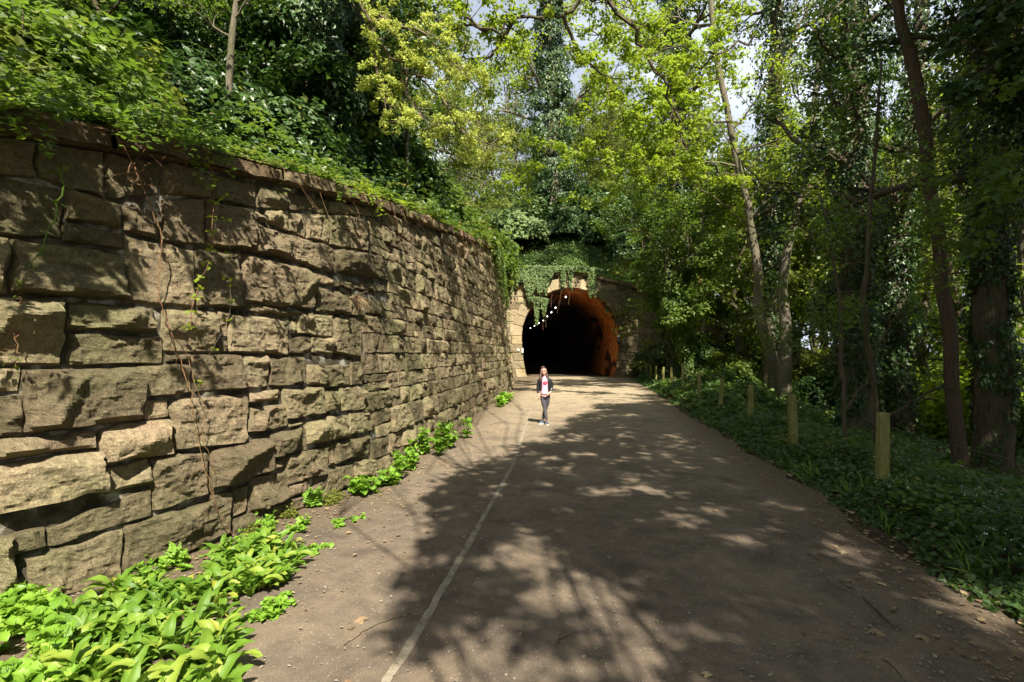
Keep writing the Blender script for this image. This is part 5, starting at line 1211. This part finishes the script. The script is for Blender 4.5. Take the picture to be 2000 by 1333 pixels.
vine('briar', 'leafy green shoot hanging from the coping in the sun', [(378, 300), (392, 350), (396, 400), (392, 450), (380, 520), (365, 560), (352, 600), (345, 660)], .16, .004, 'briar', ('lime', .045, 8, 14), 6)
vine('briar', 'second leafy shoot right of the first one on the wall', [(415, 390), (420, 440), (428, 500), (430, 560), (432, 600), (420, 640), (395, 690), (360, 768)], .14, .003, 'twig', ('lime', .04, 6, 8), 7)
vine('briar', 'reddish runner with withered brown leaves below the coping at far left', [(-20, 225), (45, 248), (110, 265), (160, 274), (205, 278)], .26, .004, 'briar', ('deadleaf', .04, 5, 4), 8)
rg = np.random.default_rng(530)
# dry straw tuft on the wall face
s_, z_ = w_unproj(690, 580); B_ = wpos(s_, z_, .06); mb = MB(); n = 40; leaves(mb, rg.normal(0, .02, (n, 3)), np.tile([.5, -.8, .2], (n, 1)), .2, 'blade', rg, along=np.tile([.1, 0, -1.], (n, 1))); o = mb.build('straw_tuft', M['deadleaf']); o.location = tuple(B_); tag(o, 'tuft of dry straw growing from a joint halfway up the wall', 'grass')

# ------------------------------------------------------------------ palisade on the hill
t = thing('palisade_fence', 'pale steel palisade fence glimpsed through the trees above the tunnel', 'fence', (0, 0, 0))
for i in range(60):
    x = -6.0 + i * .30 ; y = 47.5; z = float(hill_z(x, y)); mb = MB(); mb.box((0, 0, 1.1), (.07, .02, 2.3)); mb.add([(-.035, 0, 2.25), (.035, 0, 2.25), (0, 0, 2.42)], [[0, 1, 2]])
    if i == 0: pme = mb.mesh('pale', M['galvanised_steel'])
    o = link('pale', pme, t); o.location = (x, y, z)
mb = MB()
for hh in (.5, 1.9): mb.tube([(x, 47.54, float(hill_z(x, 47.5)) + hh) for x in np.linspace(-6.2, 11.9, 20)], .03, 4)
mb.build('rail', M['galvanised_steel'], t)

# ------------------------------------------------------------------ litter
rg = np.random.default_rng(600)
def litter(name, mat, pts, sz, tpl, seed):
    rg = np.random.default_rng(seed); mb = MB(); leaves(mb, pts, np.tile([0, 0, 1.], (len(pts), 1)), sz, tpl, rg, jn=.14); return tag(mb.build(name, M[mat]), kind='stuff')
n = 11000; y = 1.6 + rg.uniform(0, 1, n)**2.6 * 22; wl_ = np.interp(y, WB[:, 1], WB[:, 0]); f = rg.random(n)
x = np.where(f < .62, wl_ + rg.gamma(1.6, .55, n), np.where(f < .85, edge_x(y) - rg.gamma(1.5, .4, n), rg.uniform(-1, 4, n)))
k_ = (x > wl_ + .05) & (x < edge_x(y) + .2)
litter('petal_litter', 'line', np.stack([x, y, 0 * x + .010], -1)[k_], rg.uniform(.010, .030, n)[k_], 'diamond', 601)
n = 2200; y = 1.6 + rg.uniform(0, 1, n)**1.5 * 22; wl_ = np.interp(y, WB[:, 1], WB[:, 0]); f = rg.random(n)
x = np.where(f < .5, wl_ + rg.gamma(1.4, .45, n), edge_x(y) + .1 - rg.gamma(1.3, .35, n)); k_ = (x > wl_ + .05)
litter('leaf_litter', 'deadleaf', np.stack([x, y, 0 * x + .014], -1)[k_], rg.uniform(.02, .055, n)[k_], 'broad', 602)
n = 5000; y = 2 + rg.uniform(0, 1, n)**1.3 * 30; x = edge_x(y) + rg.gamma(2, .8, n); litter('woodland_leaf_litter', 'deadleaf', np.stack([x, y, ground_z(x, y) + .02], -1), rg.uniform(.04, .09, n), 'broad', 603)
FL = []
for k in range(4):
    mb = MB(); leaves(mb, np.zeros((1, 3)), np.array([[0, 0, 1.]]), .075, 'maple', np.random.default_rng(610 + k), tint=np.array([[.3, .9, .95, .6][k]]), jn=.12); FL.append(mb.mesh('fallen_leaf', M['deadleaf']))
for px, py, lab in [(1788, 1243, 'yellow fallen leaf near the lower right of the path'), (1765, 1112, 'yellow fallen leaf right of the path centre'), (1670, 1117, 'brown fallen leaf on the shaded path'), (1722, 1145, 'pale curled fallen leaf beside the long twig'), (1640, 1078, 'small yellow leaf among the grit'), (1876, 1156, 'yellow leaf at the edge of the verge grass'), (690, 1230, 'pale fallen leaf in the sun left of the edge line'), (712, 1208, 'tan fallen leaf left of the edge line'), (1385, 1326, 'pale leaf at the bottom edge of the path'), (930, 992, 'green fallen leaf beside the edge line'), (1793, 1100, 'brown leaf by the right verge'), (1700, 1232, 'pale leaf below the long twig'), (1810, 1068, 'orange-brown leaf against the right verge'), (683, 1332, 'yellowing leaf at the bottom left of the path')]:
    o = bpy.data.objects.new('fallen_leaf', FL[rg.integers(4)]); COL.objects.link(o); g_ = gnd(px, py); o.location = (g_[0], g_[1], .012); o.rotation_euler = (0, 0, rg.uniform(0, 6.28)); tag(o, lab, 'leaf', 'leaves fallen on the path')
def twig(label, pix, r, seed):
    rg = np.random.default_rng(seed); P = np.array([gnd(*p) + np.array([0, 0, r + .003]) for p in pix]); tt = np.linspace(0, 1, len(P)); t2 = np.linspace(0, 1, 18); Q = np.stack([np.interp(t2, tt, P[:, k]) for k in range(3)], 1); Q[1:-1, :2] += rg.normal(0, .006, (16, 2)); mb = MB(); mb.tube(Q - Q[0], np.linspace(r, r * .4, 18), 5)
    o = mb.build('fallen_twig', M['twig']); o.location = tuple(Q[0]); tag(o, label, 'twig', 'twigs lying on the path')
twig('long thin twig across the edge line at lower left', [(672, 1262), (710, 1235), (745, 1218), (790, 1204), (835, 1188)], .004, 1)
twig('stout pale stick on the shaded right side of the path', [(1688, 1172), (1712, 1195), (1738, 1222), (1758, 1233)], .012, 2)
twig('small forked twig in the middle of the path', [(1085, 1258), (1100, 1247), (1118, 1241)], .004, 3)
twig('short pale stick in the shade right of centre', [(1576, 1083), (1590, 1090), (1600, 1096)], .004, 4)
twig('thin stick at the lower right of the path', [(1725, 1290), (1745, 1305), (1770, 1333)], .004, 5)

# ------------------------------------------------------------------ the girl
G0 = gnd(1064.5, 829); H = 1.37; G = thing('person', 'smiling long-haired girl in black jacket, pink top and leggings, legs crossed', 'person', tuple(G0))
def skin_mesh(name, nodes, edges, mat, parent, sub=2, root=0):
    me = bpy.data.meshes.new(name); me.from_pydata([n[:3] for n in nodes], edges, []); me.update(); me.materials.append(mat)
    o = link(name, me, parent); sm = o.modifiers.new('skin', 'SKIN'); sm.use_smooth_shade = True
    for i, n in enumerate(nodes):
        v = me.skin_vertices[0].data[i]; r = n[3]; v.radius = (r if np.isscalar(r) else r[0], r if np.isscalar(r) else r[1]); v.use_root = (i == root)
    ss_ = o.modifiers.new('subd', 'SUBSURF'); ss_.levels = sub; ss_.render_levels = sub
    return o
# metres; x right in the picture, -y towards the camera
pel = (.0, 0, .70); FL_, FR_ = (-.055, .03, .055), (.045, -.07, .05)
body = [(0, 0, .72, (.075, .055)), (0, 0, .83, (.068, .052)), (.0, -.01, .95, (.085, .06)), (-.005, -.01, 1.06, (.085, .06)), (-.012, -.01, 1.125, (.035, .035)), (-.02, -.015, 1.17, (.034, .034)),
        # head
        (-.028, -.022, 1.225, (.058, .068)), (-.034, -.018, 1.29, (.066, .078)), (-.038, -.012, 1.335, (.045, .055)),
        # left-of-picture arm (hangs)
        (-.115, 0, 1.07, .042), (-.155, .01, .93, .034), (-.168, .0, .82, .028), (-.158, -.03, .70, .020), (-.150, -.04, .665, .024), (-.145, -.045, .63, .018),
        # right-of-picture arm (bent, hand at the hem)
        (.105, 0, 1.07, .042), (.155, .01, .93, .034), (.158, .0, .84, .030), (.125, -.07, .765, .021), (.095, -.10, .745, .024), (.075, -.115, .735, .018),
        # legs: crossed
        (-.05, 0, .66, .072), (-.03, -.02, .50, .058), (.0, -.02, .37, .044), (.02, -.04, .20, .036), (.035, -.045, .085, .028),
        (.055, 0, .66, .072), (.05, .03, .50, .058), (.015, .05, .37, .044), (-.03, .06, .20, .036), (-.05, .06, .085, .028)]
be = [(0, 1), (1, 2), (2, 3), (3, 4), (4, 5), (5, 6), (6, 7), (7, 8), (3, 9), (9, 10), (10, 11), (11, 12), (12, 13), (13, 14), (3, 15), (15, 16), (16, 17), (17, 18), (18, 19), (19, 20), (0, 21), (21, 22), (22, 23), (23, 24), (24, 25), (0, 26), (26, 27), (27, 28), (28, 29), (29, 30)]
# fingers rooted in the palms
def fingers(pi, d, side):
    base = np.array(body[pi][:3]); d = unit(np.array(d, float)); s_ = unit(np.cross(d, np.array(side, float)))
    for k, (off, L) in enumerate([(-.016, .034), (-.005, .040), (.006, .038), (.016, .030)]):
        a = base + s_ * off + d * .012; b = a + d * L * .5 + np.array(side) * -.002; c = b + d * L * .5 - np.array(side) * .010
        i = len(body); body.append((*b, .0062)); body.append((*c, .0048)); be.extend([(pi, i), (i, i + 1)])
    th = base - s_ * .024 + d * .004; i = len(body); body.append((*th, .008)); body.append((*(th + d * .02), .006)); be.extend([(pi - 1, i), (i, i + 1)])
fingers(14, (.05, -.1, -1), (0, -1, 0)); fingers(20, (-1, -.35, -.25), (0, -1, .3))
skin_mesh('body', body, be, M['skin'], G, 2)
# garments
skin_mesh('leggings', [(0, .0, .755, (.108, .086)), (-.05, 0, .655, .078), (-.03, -.02, .50, .063), (.0, -.02, .37, .050), (.02, -.04, .20, .042), (.034, -.045, .10, .036), (.055, 0, .655, .078), (.05, .03, .50, .063), (.015, .05, .37, .050), (-.03, .06, .20, .042), (-.049, .06, .10, .036)],
          [(0, 1), (1, 2), (2, 3), (3, 4), (4, 5), (0, 6), (6, 7), (7, 8), (8, 9), (9, 10)], M['leggings'], G)
skin_mesh('pink_top', [(0, -.004, .700, (.118, .092)), (0, -.006, .745, (.120, .094)), (0, -.006, .83, (.105, .080)), (0, -.014, .95, (.108, .080)), (-.005, -.012, 1.05, (.095, .070)), (-.010, -.014, 1.105, (.054, .050)), (-.018, -.020, 1.150, (.046, .044))], [(0, 1), (1, 2), (2, 3), (3, 4), (4, 5), (5, 6)], M['pink_cotton'], G)
def jacket():
    """open-fronted jacket body: a shell round the torso with a gap at the front"""
    mb = MB(); rows = [(.785, .140, .108, .62), (.86, .130, .102, .56), (.95, .136, .104, .50), (1.03, .140, .100, .46), (1.085, .118, .084, .50), (1.118, .070, .062, .62)]; nn = 22; V = []
    for z, rx, ry, gap in rows:
        for k in range(nn):
            a = -math.pi / 2 + gap + (2 * math.pi - 2 * gap) * k / (nn - 1)
            V.append((rx * math.cos(a) - .004, ry * math.sin(a) - .006, z + .006 * math.sin(k * 1.7)))
    F_ = [(r * nn + k, r * nn + k + 1, (r + 1) * nn + k + 1, (r + 1) * nn + k) for r in range(len(rows) - 1) for k in range(nn - 1)]
    mb.add(V, F_); o = mb.build('jacket', M['leather'], G, smooth=True); so = o.modifiers.new('thick', 'SOLIDIFY'); so.thickness = .012; so.offset = 1; sb = o.modifiers.new('s', 'SUBSURF'); sb.levels = 1; sb.render_levels = 1
    return o
jk = jacket()
a = skin_mesh('sleeve', [(-.085, 0, 1.085, .045), (-.128, 0, 1.055, .052), (-.160, .01, .93, .044), (-.173, .0, .83, .039), (-.165, -.025, .735, .034)], [(0, 1), (1, 2), (2, 3), (3, 4)], M['leather'], jk)
a = skin_mesh('sleeve', [(.075, 0, 1.085, .045), (.118, 0, 1.055, .052), (.160, .01, .93, .044), (.166, .0, .85, .040), (.136, -.06, .785, .032)], [(0, 1), (1, 2), (2, 3), (3, 4)], M['leather'], jk)
# print on the top
mb = MB(); q = np.linspace(0, 6.283, 13)[:-1]; V = [(.052 * math.cos(a) * (1.0 + .15 * math.sin(3 * a)), -.108 + .012 * abs(math.cos(a)), .995 + .034 * math.sin(a)) for a in q] + [(0, -.110, .995)]
mb.add(V, [[12, k, (k + 1) % 12] for k in range(12)]); mb.build('red_print', M['print_red'], G)
# hair
hr = [(-.038, .012, 1.345, (.052, .055)), (-.040, .028, 1.30, (.078, .060)), (-.036, .040, 1.23, (.078, .050)), (-.030, .045, 1.13, (.085, .034)), (-.028, .045, 1.04, (.075, .026))]
ho = skin_mesh('hair', hr + [(-.088, .0, 1.30, .024), (-.102, -.014, 1.21, .026), (-.106, -.05, 1.11, .028), (-.098, -.085, 1.00, .022), (.022, .0, 1.30, .022), (.044, -.005, 1.22, .024), (.060, -.03, 1.13, .024), (.062, -.055, 1.06, .016), (-.040, -.045, 1.352, .024)],
          [(0, 1), (1, 2), (2, 3), (3, 4), (1, 5), (5, 6), (6, 7), (7, 8), (1, 9), (9, 10), (10, 11), (11, 12), (0, 13)], M['hair'], G, 2)
mb = MB(); rgh = np.random.default_rng(5)
for k in range(70):
    s_ = rgh.choice([-1, 1]); x0 = -.036 + s_ * rgh.uniform(.035, .075); e = (x0 + s_ * rgh.uniform(0, .045), -.05 + rgh.uniform(-.03, .09), rgh.uniform(.98, 1.12))
    mb.tube(wob((x0 * .8, rgh.uniform(-.03, .03), rgh.uniform(1.28, 1.345)), e, 7, .12, rgh), np.linspace(.006, .002, 7), 3, cap=False)
mb.build('strands', M['hair'], ho)
# face
FC = np.array([-.033, -.096, 1.262])
def blob(name, c, r, mat, par, n1=8, n2=6):
    mb = MB(); V = [(c[0] + r[0] * math.sin(t) * math.cos(p), c[1] + r[1] * math.sin(t) * math.sin(p), c[2] + r[2] * math.cos(t)) for t in np.linspace(0.01, math.pi - .01, n2) for p in np.linspace(0, 2 * math.pi, n1, endpoint=False)]
    mb.add(V, [(i * n1 + j, i * n1 + (j + 1) % n1, (i + 1) * n1 + (j + 1) % n1, (i + 1) * n1 + j) for i in range(n2 - 1) for j in range(n1)]); return mb.build(name, mat, par, smooth=True)
blob('nose', FC + (0, .008, -.002), (.009, .014, .014), M['skin'], G); blob('mouth', FC + (0, .014, -.030), (.024, .010, .009), M['lip'], G); blob('teeth', FC + (0, .0105, -.029), (.013, .005, .0035), M['sign_white'], G)
for s_ in (-1, 1):
    blob('eye', FC + (s_ * .023, .019, .018), (.011, .009, .008), M['eye_dark'], G); blob('eyebrow', FC + (s_ * .024, .018, .033), (.017, .007, .005), M['hair'], G); blob('ear', (-.034 + s_ * .064, -.01, 1.262), (.007, .014, .018), M['skin'], G)
blob('chin', (-.030, -.068, 1.205), (.026, .022, .018), M['skin'], G)
# shoes
def shoe(c, yaw):
    t = bpy.data.objects.new('shoe', None); COL.objects.link(t); t.parent = G; t.location = c; t.rotation_euler = (0, 0, yaw); mb = MB(); prof_ = [(.055, .030, .055), (.02, .036, .075), (-.03, .036, .062), (-.08, .038, .045), (-.12, .030, .034), (-.135, .012, .026)]; V = []
    for y, w, h in prof_:
        for a in np.linspace(0, math.pi, 7): V.append((w * math.cos(a), y, .018 + (h) * math.sin(a)**.7))
    mb.add(V, [(r * 7 + k, r * 7 + k + 1, r * 7 + 8 + k, r * 7 + 7 + k) for r in range(5) for k in range(6)]); mb.build('upper', M['trainer_grey'], t, smooth=True)
    mb = MB(); V = []
    for z in (0, .022):
        for y, w in [(.062, .02), (.045, .034), (-.02, .038), (-.09, .042), (-.13, .03), (-.142, .008)]:
            V.append((w, y, z)); V.append((-w, y, z))
    o = list(range(0, 12, 2)) + list(range(11, 0, -2)); mb.add(V, [[o[k], o[(k + 1) % 12], o[(k + 1) % 12] + 12, o[k] + 12] for k in range(12)]); mb.F.setdefault(12, []).append(np.array([[v + 12 for v in o]])); mb.build('sole', M['rubber_white'], t)
shoe((.036, -.045, 0), .1); shoe((-.052, .06, 0), -.75)
G.rotation_euler = (0, 0, 0)
s_ = 1.0

# ------------------------------------------------------------------ labels that tell look-alikes apart by their order from the left
ORD = 'first second third fourth fifth sixth seventh eighth ninth tenth eleventh twelfth thirteenth fourteenth fifteenth sixteenth seventeenth eighteenth nineteenth twentieth'.split() + ['twenty-' + w for w in 'first second third fourth fifth sixth seventh eighth ninth'.split()]
_by = {}
for o in list(SC.objects):
    if o.parent is None and 'group' in o and 'label' in o: _by.setdefault((o['group'], o['label']), []).append(o)
for (g_, l_), os_ in _by.items():
    if len(os_) < 2: continue
    os_.sort(key=lambda o: o.location.x / max(.5, o.location.y))
    for i_, o in enumerate(os_):
        w_ = l_.split(); tail = ['leftmost such'] if i_ == 0 else ['rightmost such'] if i_ == len(os_) - 1 else [ORD[i_] + ' such from left']
        o['label'] = ' '.join(w_[:11]) + ', ' + tail[0]
